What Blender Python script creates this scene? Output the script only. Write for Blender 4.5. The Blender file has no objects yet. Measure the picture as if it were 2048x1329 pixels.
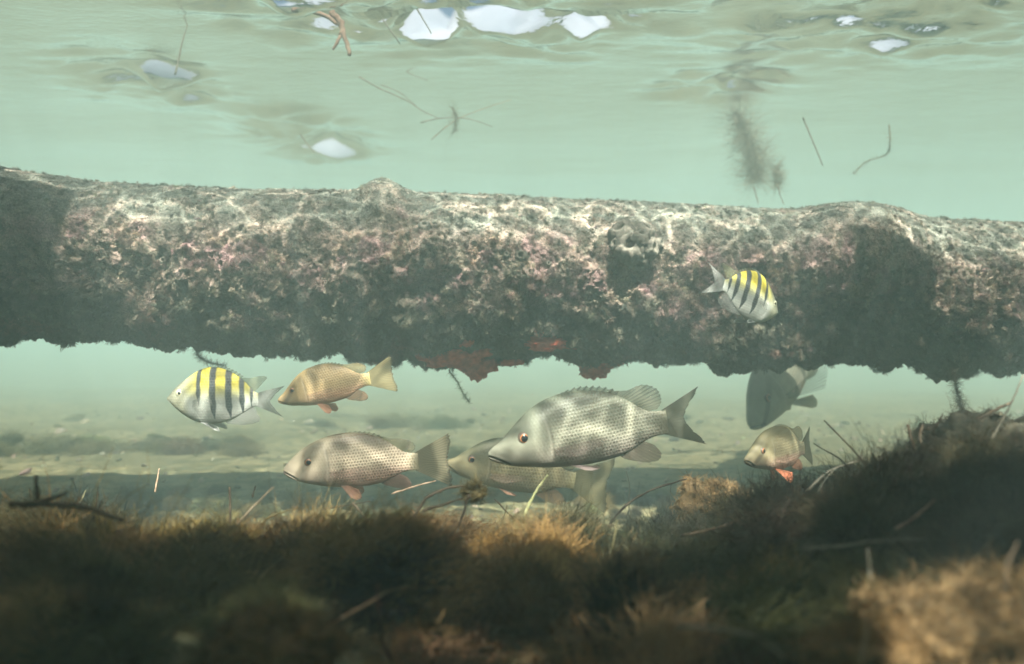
import bpy, math, random
import numpy as np
from mathutils import Vector, Matrix, Euler

random.seed(7)
RNG = np.random.default_rng(7)
scene = bpy.context.scene
COL = scene.collection

# ------------------------------------------------------------------ camera
LENS = 30.0
F = 2048 * LENS / 36.0                    # focal length in photo pixels
PITCH = math.radians(-1.5)
cam_data = bpy.data.cameras.new("camera")
cam = bpy.data.objects.new("camera", cam_data)
COL.objects.link(cam)
cam_data.lens = LENS
cam_data.sensor_width = 36.0
cam_data.clip_start = 0.01
cam_data.clip_end = 400.0
cam.location = (0, 0, 0)
cam.rotation_euler = (math.radians(90) + PITCH, 0, 0)
cam_data.dof.use_dof = True
cam_data.dof.focus_distance = 1.06
cam_data.dof.aperture_fstop = 4.2
scene.camera = cam

# ------------------------------------------------------------------ world, sun, exposure
SUN_EL = math.radians(51)
SUN_AZ = math.radians(8)                  # sun behind the camera, a little to the right
sun_pos = Vector((math.sin(SUN_AZ) * math.cos(SUN_EL), -math.cos(SUN_AZ) * math.cos(SUN_EL), math.sin(SUN_EL)))
world = bpy.data.worlds.new("World")
scene.world = world
world.use_nodes = True
wn = world.node_tree
sky = wn.nodes.new("ShaderNodeTexSky")
sky.sky_type = 'NISHITA'
sky.sun_disc = False
sky.sun_elevation = SUN_EL
sky.sun_rotation = math.pi - SUN_AZ
sky.dust_density = 4.0
sky.air_density = 0.8
wn.links.new(sky.outputs[0], wn.nodes["Background"].inputs[0])
wn.nodes["Background"].inputs[1].default_value = 0.08
sun_data = bpy.data.lights.new("sun", 'SUN')
sun_data.energy = 5.0
sun_data.angle = math.radians(0.55)
sun_data.color = (1.0, 0.95, 0.86)
sun = bpy.data.objects.new("sun", sun_data)
COL.objects.link(sun)
sun.location = sun_pos * 10
sun.rotation_euler = (-sun_pos).to_track_quat('-Z', 'Y').to_euler()
vs = scene.view_settings
vs.view_transform = 'Standard'
vs.look = 'None'
vs.exposure = 0.84
vs.gamma = 1.0
vs.use_curve_mapping = False
cy = scene.cycles
cy.use_denoising = True
cy.denoiser = 'OPENIMAGEDENOISE'
cy.use_adaptive_sampling = True
cy.adaptive_threshold = 0.03
cy.max_bounces = 8
cy.diffuse_bounces = 2
cy.glossy_bounces = 3
cy.transmission_bounces = 4
cy.transparent_max_bounces = 24
cy.volume_bounces = 2
cy.caustics_reflective = False
cy.caustics_refractive = False
cy.sample_clamp_indirect = 4.0

# ------------------------------------------------------------------ numpy noise
def _hash(ix, iy, iz, seed):
    h = (ix.astype(np.uint32) * np.uint32(374761393) + iy.astype(np.uint32) * np.uint32(668265263)
         + iz.astype(np.uint32) * np.uint32(2147483647) + np.uint32(seed) * np.uint32(1274126177))
    h = (h ^ (h >> np.uint32(13))) * np.uint32(1274126177)
    h = (h ^ (h >> np.uint32(15))) * np.uint32(2246822519)
    h = h ^ (h >> np.uint32(16))
    return h.astype(np.float64) / 4294967295.0

def vnoise(p, seed=0):
    i = np.floor(p).astype(np.int64)
    f = p - i
    u = f * f * f * (f * (f * 6 - 15) + 10)
    r = 0
    for dx in (0, 1):
        wx = u[:, 0] if dx else 1 - u[:, 0]
        for dy in (0, 1):
            wy = u[:, 1] if dy else 1 - u[:, 1]
            for dz in (0, 1):
                wz = u[:, 2] if dz else 1 - u[:, 2]
                r = r + wx * wy * wz * _hash(i[:, 0] + dx, i[:, 1] + dy, i[:, 2] + dz, seed)
    return r * 2 - 1

def fbm(p, octaves=4, seed=0, gain=0.5, lac=2.03):
    a, s, t = 1.0, 0, 0
    for o in range(octaves):
        s = s + a * vnoise(p, seed + o * 17)
        t += a
        a *= gain
        p = p * lac + 3.7
    return s / t

def worley(p, seed=0):
    i = np.floor(p).astype(np.int64)
    f1 = np.full(len(p), 9.0)
    f2 = np.full(len(p), 9.0)
    idv = np.zeros(len(p))
    for dx in (-1, 0, 1):
        for dy in (-1, 0, 1):
            for dz in (-1, 0, 1):
                cx, cy_, cz = i[:, 0] + dx, i[:, 1] + dy, i[:, 2] + dz
                qx = cx + _hash(cx, cy_, cz, seed) - p[:, 0]
                qy = cy_ + _hash(cx, cy_, cz, seed + 1) - p[:, 1]
                qz = cz + _hash(cx, cy_, cz, seed + 2) - p[:, 2]
                d = np.sqrt(qx * qx + qy * qy + qz * qz)
                near = d < f1
                f2 = np.where(near, f1, np.minimum(f2, d))
                idv = np.where(near, _hash(cx, cy_, cz, seed + 3), idv)
                f1 = np.where(near, d, f1)
    return f1, f2, idv

def sstep(a, b, x):
    t = np.clip((x - a) / (b - a), 0, 1)
    return t * t * (3 - 2 * t)

# ------------------------------------------------------------------ helpers
CP, SP = math.cos(PITCH), math.sin(PITCH)
def at(px, py, d):
    """point of the place seen at photo pixel (px, py), d metres in front of the camera"""
    a = (px - 1024) / F
    b = (664.5 - py) / F
    fwd = Vector((0, CP, SP)); up = Vector((0, -SP, CP))
    return (Vector((a, 0, 0)) + fwd + up * b) * d

def project(P):
    dep = P[:, 1] * CP + P[:, 2] * SP
    up = -P[:, 1] * SP + P[:, 2] * CP
    return 1024 + F * P[:, 0] / dep, 664.5 - F * up / dep, dep

def tag(o, label=None, cat=None, group=None, kind=None):
    if label: o["label"] = label
    if cat: o["category"] = cat
    if group: o["group"] = group
    if kind: o["kind"] = kind
    return o

def empty(name, loc=(0, 0, 0), rot=(0, 0, 0)):
    o = bpy.data.objects.new(name, None)
    o.empty_display_size = 0.02
    COL.objects.link(o)
    o.location = loc
    o.rotation_euler = rot
    return o

def mesh_data(name, verts, faces, mat=None, uv=None, smooth=True, attrs=None):
    me = bpy.data.meshes.new(name)
    verts = np.asarray(verts, dtype=np.float32).reshape(-1, 3)
    if isinstance(faces, np.ndarray):
        n, k = faces.shape
        me.vertices.add(len(verts))
        me.vertices.foreach_set("co", verts.ravel())
        me.loops.add(n * k)
        me.loops.foreach_set("vertex_index", faces.astype(np.int32).ravel())
        me.polygons.add(n)
        me.polygons.foreach_set("loop_start", np.arange(0, n * k, k, dtype=np.int32))
        me.update(calc_edges=True)
    else:
        me.from_pydata([tuple(map(float, v)) for v in verts], [], faces)
    if uv is not None:
        lay = me.uv_layers.new(name="UVMap")
        li = np.empty(len(me.loops), dtype=np.int32)
        me.loops.foreach_get("vertex_index", li)
        lay.data.foreach_set("uv", np.asarray(uv, dtype=np.float32)[li].ravel())
    for an, (typ, dat) in (attrs or {}).items():
        a = me.attributes.new(an, typ, 'POINT')
        a.data.foreach_set({'FLOAT_COLOR': 'color', 'FLOAT': 'value', 'FLOAT_VECTOR': 'vector', 'INT': 'value'}[typ],
                           np.asarray(dat, dtype=np.int32 if typ == 'INT' else np.float32).ravel())
    if mat: me.materials.append(mat)
    if smooth:
        me.polygons.foreach_set("use_smooth", np.ones(len(me.polygons), dtype=bool))
    me.validate()
    return me

def obj(name, me, parent=None):
    o = bpy.data.objects.new(name, me)
    COL.objects.link(o)
    if parent: o.parent = parent
    return o

def grid_faces(nu, nv, wrap_v=False):
    iu = np.arange(nu - 1)[:, None]
    jv = np.arange(nv if wrap_v else nv - 1)[None, :]
    j2 = (jv + 1) % nv
    return np.stack([iu * nv + jv, (iu + 1) * nv + jv, (iu + 1) * nv + j2, iu * nv + j2], -1).reshape(-1, 4)

def tube(points, radii, seg=7):
    """tapered tube through points, closed ends -> verts, faces"""
    P = np.array([tuple(p) for p in points], float)
    n = len(P)
    R = np.broadcast_to(np.asarray(radii, float), (n,))
    T = np.gradient(P, axis=0)
    T /= np.linalg.norm(T, axis=1)[:, None] + 1e-12
    ref = np.array([0.3, 0.9, 0.2]); 
    V = []
    for i in range(n):
        a = np.cross(T[i], ref); a /= np.linalg.norm(a) + 1e-12
        b = np.cross(T[i], a)
        for k in range(seg):
            an = 2 * math.pi * k / seg
            V.append(P[i] + R[i] * (math.cos(an) * a + math.sin(an) * b))
    Fc = []
    for i in range(n - 1):
        for k in range(seg):
            k2 = (k + 1) % seg
            Fc.append((i * seg + k, i * seg + k2, (i + 1) * seg + k2, (i + 1) * seg + k))
    V.append(P[0]); V.append(P[-1])
    for k in range(seg):
        k2 = (k + 1) % seg
        Fc.append((n * seg, k2, k))
        Fc.append((n * seg + 1, (n - 1) * seg + k, (n - 1) * seg + k2))
    return V, Fc

def smooth_path(pts, n=14):
    """Catmull-Rom through 3D points"""
    pts = [Vector(p) for p in pts]
    if len(pts) == 2:
        return [pts[0].lerp(pts[1], i / (n - 1)) for i in range(n)]
    ext = [pts[0] * 2 - pts[1]] + pts + [pts[-1] * 2 - pts[-2]]
    out = []
    m = len(pts) - 1
    for i in range(n):
        s = i / (n - 1) * m
        k = min(int(s), m - 1); t = s - k
        p0, p1, p2, p3 = ext[k:k + 4]
        out.append(0.5 * ((2 * p1) + (p2 - p0) * t + (2 * p0 - 5 * p1 + 4 * p2 - p3) * t * t + (3 * p1 - p0 - 3 * p2 + p3) * t ** 3))
    return out

def merge(parts):
    V, Fc = [], []
    for v, f in parts:
        o = len(V)
        V += [tuple(p) for p in v]
        Fc += [tuple(i + o for i in q) for q in f]
    return V, Fc

# ------------------------------------------------------------------ node helper
class NT:
    def __init__(s, name):
        s.mat = bpy.data.materials.new(name)
        s.mat.use_nodes = True
        s.t = s.mat.node_tree
        s.t.nodes.clear()
        s.out = s.t.nodes.new("ShaderNodeOutputMaterial")
    def n(s, typ, **kw):
        nd = s.t.nodes.new("ShaderNode" + typ)
        for k, v in kw.items(): setattr(nd, k, v)
        return nd
    def set(s, sock, v):
        if v is None: return
        if isinstance(v, bpy.types.NodeSocket): s.t.links.new(v, sock)
        else:
            if isinstance(v, (tuple, list)) and len(v) == 3 and sock.type == 'RGBA': v = (*v, 1)
            sock.default_value = v
    def m(s, op, a, b=None, c=None, clamp=False):
        nd = s.n("Math", operation=op, use_clamp=clamp)
        for i, v in enumerate((a, b, c)): s.set(nd.inputs[i], v)
        return nd.outputs[0]
    def mix(s, f, a, b, blend='MIX'):
        nd = s.n("Mix", data_type='RGBA', blend_type=blend)
        s.set(nd.inputs[0], f); s.set(nd.inputs[6], a); s.set(nd.inputs[7], b)
        return nd.outputs[2]
    def ramp(s, x, a, b, lo=0.0, hi=1.0, kind='SMOOTHSTEP'):
        nd = s.n("MapRange", interpolation_type=kind)
        for i, v in enumerate((x, a, b, lo, hi)): s.set(nd.inputs[i], v)
        return nd.outputs[0]
    def noise(s, vec, scale, detail=4, rough=0.55, dist=0.0):
        nd = s.n("TexNoise")
        s.set(nd.inputs["Vector"], vec)
        nd.inputs["Scale"].default_value = scale; nd.inputs["Detail"].default_value = detail
        nd.inputs["Roughness"].default_value = rough; nd.inputs["Distortion"].default_value = dist
        return nd.outputs["Fac"]
    def voro(s, vec, scale, feature='F1', out="Distance", rnd=1.0):
        nd = s.n("TexVoronoi", feature=feature)
        s.set(nd.inputs["Vector"], vec); nd.inputs["Scale"].default_value = scale
        nd.inputs["Randomness"].default_value = rnd
        return nd.outputs[out]
    def geo(s): return s.n("NewGeometry").outputs["Position"]
    def objc(s): return s.n("TexCoord").outputs["Object"]
    def uv(s):
        sp = s.n("SeparateXYZ"); s.t.links.new(s.n("TexCoord").outputs["UV"], sp.inputs[0])
        return sp.outputs[0], sp.outputs[1]
    def attr(s, name, out="Color", typ='GEOMETRY'):
        nd = s.n("Attribute", attribute_type=typ, attribute_name=name)
        return nd.outputs[out]
    def bump(s, h, strength=0.3, dist=0.002):
        nd = s.n("Bump"); s.set(nd.inputs["Height"], h)
        nd.inputs["Strength"].default_value = strength; nd.inputs["Distance"].default_value = dist
        return nd.outputs[0]
    def bsdf(s, color, rough=0.8, spec=0.3, normal=None, alpha=None, metallic=0.0, sss=0.0):
        b = s.n("BsdfPrincipled")
        s.set(b.inputs["Base Color"], color); s.set(b.inputs["Roughness"], rough)
        s.set(b.inputs["Specular IOR Level"], spec); s.set(b.inputs["Metallic"], metallic)
        if normal is not None: s.set(b.inputs["Normal"], normal)
        if alpha is not None: s.set(b.inputs["Alpha"], alpha)
        return b.outputs[0]
    def mixs(s, f, a, b):
        nd = s.n("MixShader"); s.set(nd.inputs[0], f)
        s.t.links.new(a, nd.inputs[1]); s.t.links.new(b, nd.inputs[2])
        return nd.outputs[0]
    def done(s, shader):
        s.t.links.new(shader, s.out.inputs[0]); return s.mat

def leafy(name, color=None, tint=True, trans=0.35, rough=0.75, var=0.35, scale=60):
    """soft plant tissue: a diffuse sheet that lets some light through"""
    k = NT(name)
    c = k.attr("tint", typ='INSTANCER') if color is None else color
    nz = k.noise(k.geo(), scale, 3)
    c = k.mix(k.ramp(nz, 0.3, 0.7, 0, 1), k.mix(1.0, c, (1 - var, 1 - var, 1 - var), 'MULTIPLY'), k.mix(1.0, c, (1 + var, 1 + var * .9, 1 + var * .7), 'MULTIPLY'))
    b = k.bsdf(c, rough, 0.15)
    tr = k.n("BsdfTranslucent"); k.set(tr.inputs[0], c)
    return k.done(k.mixs(trans, b, tr.outputs[0]))

def scatter(name, pts, eul, scl, idx, tint, protos, parent=None):
    """one object of uncounted stuff: prototype meshes set on points by geometry nodes"""
    n = len(pts)
    me = bpy.data.meshes.new(name)
    me.vertices.add(n)
    me.vertices.foreach_set("co", np.asarray(pts, np.float32).ravel())
    for an, typ, fld, dat, dt in (("rot", 'FLOAT_VECTOR', 'vector', eul, np.float32), ("scl", 'FLOAT_VECTOR', 'vector', scl, np.float32),
                                  ("idx", 'INT', 'value', idx, np.int32), ("tint", 'FLOAT_COLOR', 'color', tint, np.float32)):
        a = me.attributes.new(an, typ, 'POINT')
        a.data.foreach_set(fld, np.asarray(dat, dt).ravel())
    o = obj(name, me, parent)
    ng = bpy.data.node_groups.new(name + "_scatter", 'GeometryNodeTree')
    ng.interface.new_socket("Geometry", in_out='INPUT', socket_type='NodeSocketGeometry')
    ng.interface.new_socket("Geometry", in_out='OUTPUT', socket_type='NodeSocketGeometry')
    N, L = ng.nodes, ng.links
    gi, go = N.new("NodeGroupInput"), N.new("NodeGroupOutput")
    m2p = N.new("GeometryNodeMeshToPoints")
    iop = N.new("GeometryNodeInstanceOnPoints")
    iop.inputs["Pick Instance"].default_value = True
    join = N.new("GeometryNodeJoinGeometry")
    for p in reversed(protos):
        oi = N.new("GeometryNodeObjectInfo")
        oi.inputs["Object"].default_value = p
        oi.inputs["As Instance"].default_value = False
        g2i = N.new("GeometryNodeGeometryToInstance")
        L.new(oi.outputs["Geometry"], g2i.inputs[0])
        L.new(g2i.outputs[0], join.inputs[0])
    def named(nm, dt):
        a = N.new("GeometryNodeInputNamedAttribute"); a.data_type = dt
        a.inputs["Name"].default_value = nm
        return a.outputs["Attribute"]
    L.new(gi.outputs[0], m2p.inputs[0])
    L.new(m2p.outputs[0], iop.inputs["Points"])
    L.new(join.outputs[0], iop.inputs["Instance"])
    L.new(named("idx", 'INT'), iop.inputs["Instance Index"])
    e2r = N.new("FunctionNodeEulerToRotation")
    L.new(named("rot", 'FLOAT_VECTOR'), e2r.inputs[0])
    L.new(e2r.outputs[0], iop.inputs["Rotation"])
    L.new(named("scl", 'FLOAT_VECTOR'), iop.inputs["Scale"])
    L.new(iop.outputs[0], go.inputs[0])
    mod = o.modifiers.new("scatter", 'NODES')
    mod.node_group = ng
    tag(o, kind="stuff")
    return o

def proto(name, V, Fc, mat, smooth=True):
    """a prototype for scatter(): an object that is linked nowhere"""
    return bpy.data.objects.new(name, mesh_data(name, V, Fc, mat, smooth=smooth))

def filaments(n, rng, spread=(1, 1, 1), length=0.5, width=0.012, seg=6, curl=0.5, up=0.4, base=0.35, dome=False):
    """n wispy strands growing out of a small core -> quads (unit-sized puff)"""
    d = rng.normal(size=(n, 3)); d /= np.linalg.norm(d, axis=1)[:, None]
    if dome: d[:, 2] = np.abs(d[:, 2])
    p = d * (rng.random((n, 1)) ** 0.6) * base * np.array(spread)
    dirv = d + np.array([0, 0, up]) + rng.normal(size=(n, 3)) * 0.5
    dirv /= np.linalg.norm(dirv, axis=1)[:, None]
    ln = length * (0.4 + 0.8 * rng.random((n, 1)))
    side = np.cross(dirv, rng.normal(size=(n, 3))); side /= np.linalg.norm(side, axis=1)[:, None]
    V = np.zeros((n, seg + 1, 2, 3))
    for k in range(seg + 1):
        w = width * (1 - 0.75 * k / seg) * 0.5
        V[:, k, 0] = p - side * w
        V[:, k, 1] = p + side * w
        dirv = dirv + rng.normal(size=(n, 3)) * curl
        dirv /= np.linalg.norm(dirv, axis=1)[:, None]
        p = p + dirv * ln / seg * np.array(spread)
    st = np.arange(n)[:, None] * (seg + 1) * 2
    k = np.arange(seg)[None, :] * 2
    b = st + k
    Fc = np.stack([b, b + 1, b + 3, b + 2], -1).reshape(-1, 4)
    return V.reshape(-1, 3), Fc
# ================================================================== THE SETTING
SURF = 0.50            # water surface above the camera
BED = -0.36            # sand below the camera

def axis_coords(lo, hi, step, far, grow=1.16):
    a = list(np.arange(lo, hi + 1e-6, step))
    s, v = step, hi
    while v < far:
        s *= grow; v += s; a.append(v)
    s, v = step, lo
    left = []
    while v > -far:
        s *= grow; v -= s; left.append(v)
    return np.array(left[::-1] + a)

def bed_z(x, y):
    p = np.stack([x, y, np.zeros_like(x)], -1)
    z = BED + 0.022 * fbm(p * 1.1, 3, 5) + 0.010 * fbm(p * 5, 3, 6) + 0.004 * fbm(p * 22, 2, 8)
    amp = np.interp(x, [-1.2, -0.5, -0.1, 0.15, 0.3, 0.5, 1.2], [0.19, 0.18, 0.135, 0.125, 0.17, 0.25, 0.27])
    z = z - 0.055 * np.clip(y - 1.9, 0, 5.5)                  # the bottom falls away behind the pile
    edge = 1 + 0.10 * fbm(p * 3.2, 3, 9)
    m = (1 - sstep(0.62, 1.18, y * edge)) * sstep(-1.5, -0.4, y)
    lump = 0.050 * fbm(p * 8, 3, 11) + 0.022 * np.abs(fbm(p * 24, 2, 12))
    near = 1 - 0.35 * (1 - sstep(0.0, 0.45, y))          # lower right under the camera
    return z + m * (amp * near + lump)

def bed_pt(x, y):
    return Vector((x, y, float(bed_z(np.array([x]), np.array([y]))[0])))

# -- sand
k = NT("sand")
pos = k.geo()
n1 = k.noise(pos, 3.0, 5); n2 = k.noise(pos, 26, 5, 0.65); n3 = k.noise(pos, 320, 3, 0.7)
c = k.mix(k.ramp(n1, 0.35, 0.65), (0.18, 0.17, 0.085), (0.30, 0.275, 0.145))
c = k.mix(k.ramp(n2, 0.42, 0.62), c, (0.115, 0.12, 0.06))
c = k.mix(k.m('MULTIPLY', k.ramp(n3, 0.52, 0.70), 0.6), c, (0.36, 0.33, 0.23))
h = k.m('ADD', k.m('MULTIPLY', n2, 0.6), k.m('MULTIPLY', n3, 0.25))
sand_mat = k.done(k.bsdf(c, 0.95, 0.1, k.bump(h, 0.8, 0.012)))

gx = axis_coords(-2.4, 2.4, 0.02, 30)
gy = axis_coords(-0.6, 4.6, 0.02, 30)
X, Y = np.meshgrid(gx, gy, indexing='ij')
x, y = X.ravel(), Y.ravel()
seabed = obj("seabed", mesh_data("seabed", np.stack([x, y, bed_z(x, y)], -1), grid_faces(len(gx), len(gy)), sand_mat))
tag(seabed, kind="structure")

# -- water surface, seen from below
k = NT("water_surface")
pos = k.geo()
mp = k.n("Mapping"); k.set(mp.inputs[0], pos); mp.inputs["Scale"].default_value = (1.0, 1.7, 1.0)
r1 = k.noise(mp.outputs[0], 5, 3, 0.5); r2 = k.noise(mp.outputs[0], 22, 2, 0.5)
r3 = k.noise(mp.outputs[0], 75, 2, 0.5)
nrm = k.bump(k.m('ADD', k.m('ADD', k.m('MULTIPLY', r1, .55), k.m('MULTIPLY', r2, 0.20)), k.m('MULTIPLY', r3, 0.22)), 0.20, 0.02)
fr = k.n("Fresnel"); fr.inputs[0].default_value = 1.333; k.set(fr.inputs["Normal"], nrm)
gl = k.n("BsdfGlossy"); gl.inputs["Roughness"].default_value = 0.10; k.set(gl.inputs["Normal"], nrm)
# net of caustic light painted into the transparent colour, filtering the sun
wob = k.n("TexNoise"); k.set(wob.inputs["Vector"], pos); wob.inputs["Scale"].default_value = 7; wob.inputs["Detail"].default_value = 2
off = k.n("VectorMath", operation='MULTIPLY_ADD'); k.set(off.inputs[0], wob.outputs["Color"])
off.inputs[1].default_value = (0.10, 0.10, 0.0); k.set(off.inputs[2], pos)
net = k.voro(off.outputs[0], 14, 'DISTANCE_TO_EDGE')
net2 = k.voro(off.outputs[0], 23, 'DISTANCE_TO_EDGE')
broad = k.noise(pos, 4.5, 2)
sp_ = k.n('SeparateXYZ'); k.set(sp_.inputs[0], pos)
net_fade = k.ramp(sp_.outputs[1], 1.05, 1.36, 1.0, 0.0)      # painted net fades out before the surface in view
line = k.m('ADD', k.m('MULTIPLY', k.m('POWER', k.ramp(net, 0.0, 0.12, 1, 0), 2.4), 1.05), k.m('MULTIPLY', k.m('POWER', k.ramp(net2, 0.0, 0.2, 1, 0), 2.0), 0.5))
tr_v = k.m('ADD', k.m('SUBTRACT', 0.95, k.m('MULTIPLY', net_fade, k.ramp(broad, 0.35, 0.65, 0.6, 0.15))), k.m('MULTIPLY', k.m('MULTIPLY', line, net_fade), k.ramp(broad, 0.3, 0.7, 0.8, 2.6)))
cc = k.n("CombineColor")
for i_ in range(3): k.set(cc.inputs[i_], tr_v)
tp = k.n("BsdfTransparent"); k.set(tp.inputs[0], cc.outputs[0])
water_mat = k.done(k.mixs(fr.outputs[0], tp.outputs[0], gl.outputs[0]))

def surf_z(x, y):
    p = np.stack([x, y, np.zeros_like(x)], -1)
    z = 0.008 * fbm(p * np.array([0.8, 1.6, 1]), 2, 31) + 0.0010 * fbm(p * np.array([3.0, 6.0, 1]), 2, 32)
    # steeper little waves where the sky shows through
    def patch(px, py, sx, sy, amp, wl, seed):
        d = SURF / ((664.5 - py) / F * CP + SP)
        cx, cyy = (px - 1024) / F * d, d
        g = np.exp(-(((x - cx) / sx) ** 2 + ((y - cyy) / sy) ** 2))
        g = g * (.55 + .6 * fbm(np.stack([x, y, 0 * x], -1) * 14, 2, seed + 9))
        q = np.stack([(x - cx) / wl * 0.45, (y - cyy) / wl, np.full_like(x, seed * 3.3)], -1)
        return g * amp * fbm(q, 3, seed)
    z = z + patch(930, 45, 0.28, 0.16, 0.15, 0.08, 48) + patch(640, 0, 0.24, 0.06, 0.09, 0.08, 42)
    z = z + patch(310, 165, 0.13, 0.16, 0.17, 0.12, 43) + patch(620, 275, 0.14, 0.30, 0.21, 0.18, 44)
    z = z + patch(1435, 180, 0.10, 0.12, 0.16, 0.12, 45) + patch(1760, 60, 0.30, 0.20, 0.085, 0.10, 46)
    return SURF + z

gx = axis_coords(-2.0, 2.0, 0.012, 30)
gy = axis_coords(0.9, 3.4, 0.012, 30)
X, Y = np.meshgrid(gx, gy, indexing='ij')
x, y = X.ravel(), Y.ravel()
water = obj("water_surface", mesh_data("water_surface", np.stack([x, y, surf_z(x, y)], -1), grid_faces(len(gx), len(gy)), water_mat))
tag(water, kind="structure")

# -- cloudy water: one even volume round everything
k = NT("cloudy_water")
pv = k.n("VolumePrincipled")
pv.inputs["Color"].default_value = (0.68, 0.955, 0.905, 1)
pv.inputs["Density"].default_value = 0.185
pv.inputs["Anisotropy"].default_value = 0.1
k.t.links.new(pv.outputs[0], k.out.inputs[1])
hz = 31.0
V = [(sx * hz, sy * hz, z) for z in (BED - 1.7, SURF + 0.12) for sx, sy in ((-1, -1), (1, -1), (1, 1), (-1, 1))]
haze = obj("haze", mesh_data("haze", V, [(3, 2, 1, 0), (4, 5, 6, 7), (0, 1, 5, 4), (1, 2, 6, 5), (2, 3, 7, 6), (3, 0, 4, 7)], k.mat, smooth=False))
tag(haze, kind="stuff")

# -- clouds added low ahead to brighten the sky seen through the steep ripples
k = NT("added_cloud_white"); n = k.noise(k.geo(), .08, 5, .6)
cloud_mat = k.done(k.bsdf(k.mix(k.ramp(n, .3, .7), (.25, .29, .35), (.36, .39, .44)), 1.0, 0.0))
def added_cloud(cx, cy_, cz, r, seed):
    a_ = np.linspace(0, 2 * math.pi, 64, endpoint=False); b_ = np.linspace(-math.pi / 2 + .02, math.pi / 2 - .02, 40)
    A, B = np.meshgrid(b_, a_, indexing='ij')
    D = np.stack([np.cos(A) * np.cos(B), np.cos(A) * np.sin(B), np.sin(A)], -1).reshape(-1, 3)
    w_, _, _ = worley(D * 2.2 + seed * 5.3, seed)
    rr = 1 + .35 * fbm(D * 1.5 + seed, 3, seed) + .45 * np.clip(.8 - w_, 0, 1) + .08 * fbm(D * 9, 3, seed + 2)
    V = D * rr[:, None] * r * np.array([1.6, 1.0, 1.0]);
    o = obj("added_cloud", mesh_data("added_cloud", V, grid_faces(40, 64, True), cloud_mat)); o.location = (cx, cy_, cz)
    tag(o, kind="structure")
for i, q in enumerate(((-62, 130, 24, 17), (-26, 138, 28, 18), (6, 124, 25, 15), (30, 150, 40, 14), (56, 128, 26, 14), (88, 135, 42, 16), (-100, 140, 45, 16))):
    added_cloud(*q, 120 + i)

# -- unseen plank deck, added overhead to shade the near bottom and pile
k = NT("weathered_wood")
mp = k.n("Mapping"); k.set(mp.inputs[0], k.geo()); mp.inputs["Scale"].default_value = (1.5, 22, 22)
g = k.noise(mp.outputs[0], 4, 5, 0.6)
wood_mat = k.done(k.bsdf(k.mix(k.ramp(g, 0.3, 0.7), (0.16, 0.13, 0.10), (0.34, 0.30, 0.25)), 0.85, 0.2, k.bump(g, 0.4, 0.004)))
DECK = 0.92
def box(x0, x1, y0, y1, z0, z1):
    V = [(x, y, z) for z in (z0, z1) for x, y in ((x0, y0), (x1, y0), (x1, y1), (x0, y1))]
    return V, [(3, 2, 1, 0), (4, 5, 6, 7), (0, 1, 5, 4), (1, 2, 6, 5), (2, 3, 7, 6), (3, 0, 4, 7)]
shade_dock = empty("shade_dock", (0, -0.8, DECK))
tag(shade_dock, "unseen plank deck added overhead to shade the near bottom", "shade_dock")
def plank(x0, x1, y0, y1):
    v, f = box(x0, x1, y0 + 0.8, y1 + 0.8, 0, 0.035)
    obj("plank", mesh_data("plank", v, f, wood_mat, smooth=False), shade_dock)
yy = -0.235
for i in range(12):
    if 1 <= i <= 2:  # gap left so the sun reaches the lower right weed
        plank(-3.0, (0.30, 0.34)[i - 1], yy - 0.14, yy); plank((0.52, 0.47)[i - 1], 3.0, yy - 0.14, yy)
    else:
        plank(-3.0, 3.0, yy - 0.14, yy)
    yy -= 0.14 + (.034, .030, .020, .026, .012)[i % 5]
plank(-3.0, -.41, -0.228, -0.088); plank(.57, .83, -0.228, -0.088)
for i in range(6):                                     # added left finger, shaped to shade the pile's left end
    plank(-3.0, (-.42, -.44, -.43, -.47, -.56, -.68)[i], -0.08 + i * 0.148, (0.06 if i < 5 else -.02) + i * 0.148)
for i in range(5):                                     # added right finger, shaped to shade the pile's lower right
    plank((.58, .55, .57, .54, .62)[i], (.80, .84, .79, .85, .76)[i], -0.08 + i * 0.148, 0.06 + i * 0.148)
for xx in (-2.2, -0.75, 0.70, 2.2):
    v, f = box(xx - 0.04, xx + 0.04, -1.1, 0.88, -0.14, -0.004)
    obj("joist", mesh_data("joist", v, f, wood_mat, smooth=False), shade_dock)
for xx in (-2.3, 2.3):
    v, f = tube([(xx, -0.6, -DECK + BED - 0.6), (xx, -0.6, -0.5), (xx, -0.6, -0.142)], 0.11, 12)
    obj("post", mesh_data("post", v, f, wood_mat), shade_dock)

# ================================================================== ENCRUSTED PILE
PX = np.array([-900, 0, 200, 400, 750, 1050, 1500, 1800, 2048, 3000.])
PT = np.array([300, 330, 362, 374, 382, 396, 416, 433, 445, 480.])
PB = np.array([680, 686, 700, 709, 722, 732, 738, 742, 750, 780.])
PD = np.array([1.20, 1.31, 1.345, 1.365, 1.385, 1.405, 1.44, 1.47, 1.50, 1.62])
cen = np.array([tuple(at(a, (t + b) / 2, d)) for a, t, b, d in zip(PX, PT, PB, PD)])
rad = (PB - PT) / 2 / F * PD * 0.985
s_arr = np.concatenate([np.linspace(-900, -60, 40, endpoint=False), np.linspace(-60, 2110, 1150), np.linspace(2110, 3000, 42)[1:]])
th = np.concatenate([np.linspace(-105, 125, 330), np.linspace(125, 255, 44)[1:-1]]) * math.pi / 180   # 0 = towards the camera, 90 = up
NS, NTH = len(s_arr), len(th)
C = np.stack([np.interp(s_arr, PX, cen[:, i]) for i in range(3)], -1)
ker = np.exp(-np.linspace(-2, 2, 41) ** 2); ker /= ker.sum()
R = np.interp(s_arr, PX, rad)
Sg, Tg = np.meshgrid(np.arange(NS), th, indexing='ij')
Nrm = np.stack([np.zeros_like(Tg), -np.cos(Tg), np.sin(Tg)], -1).reshape(-1, 3)
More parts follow.
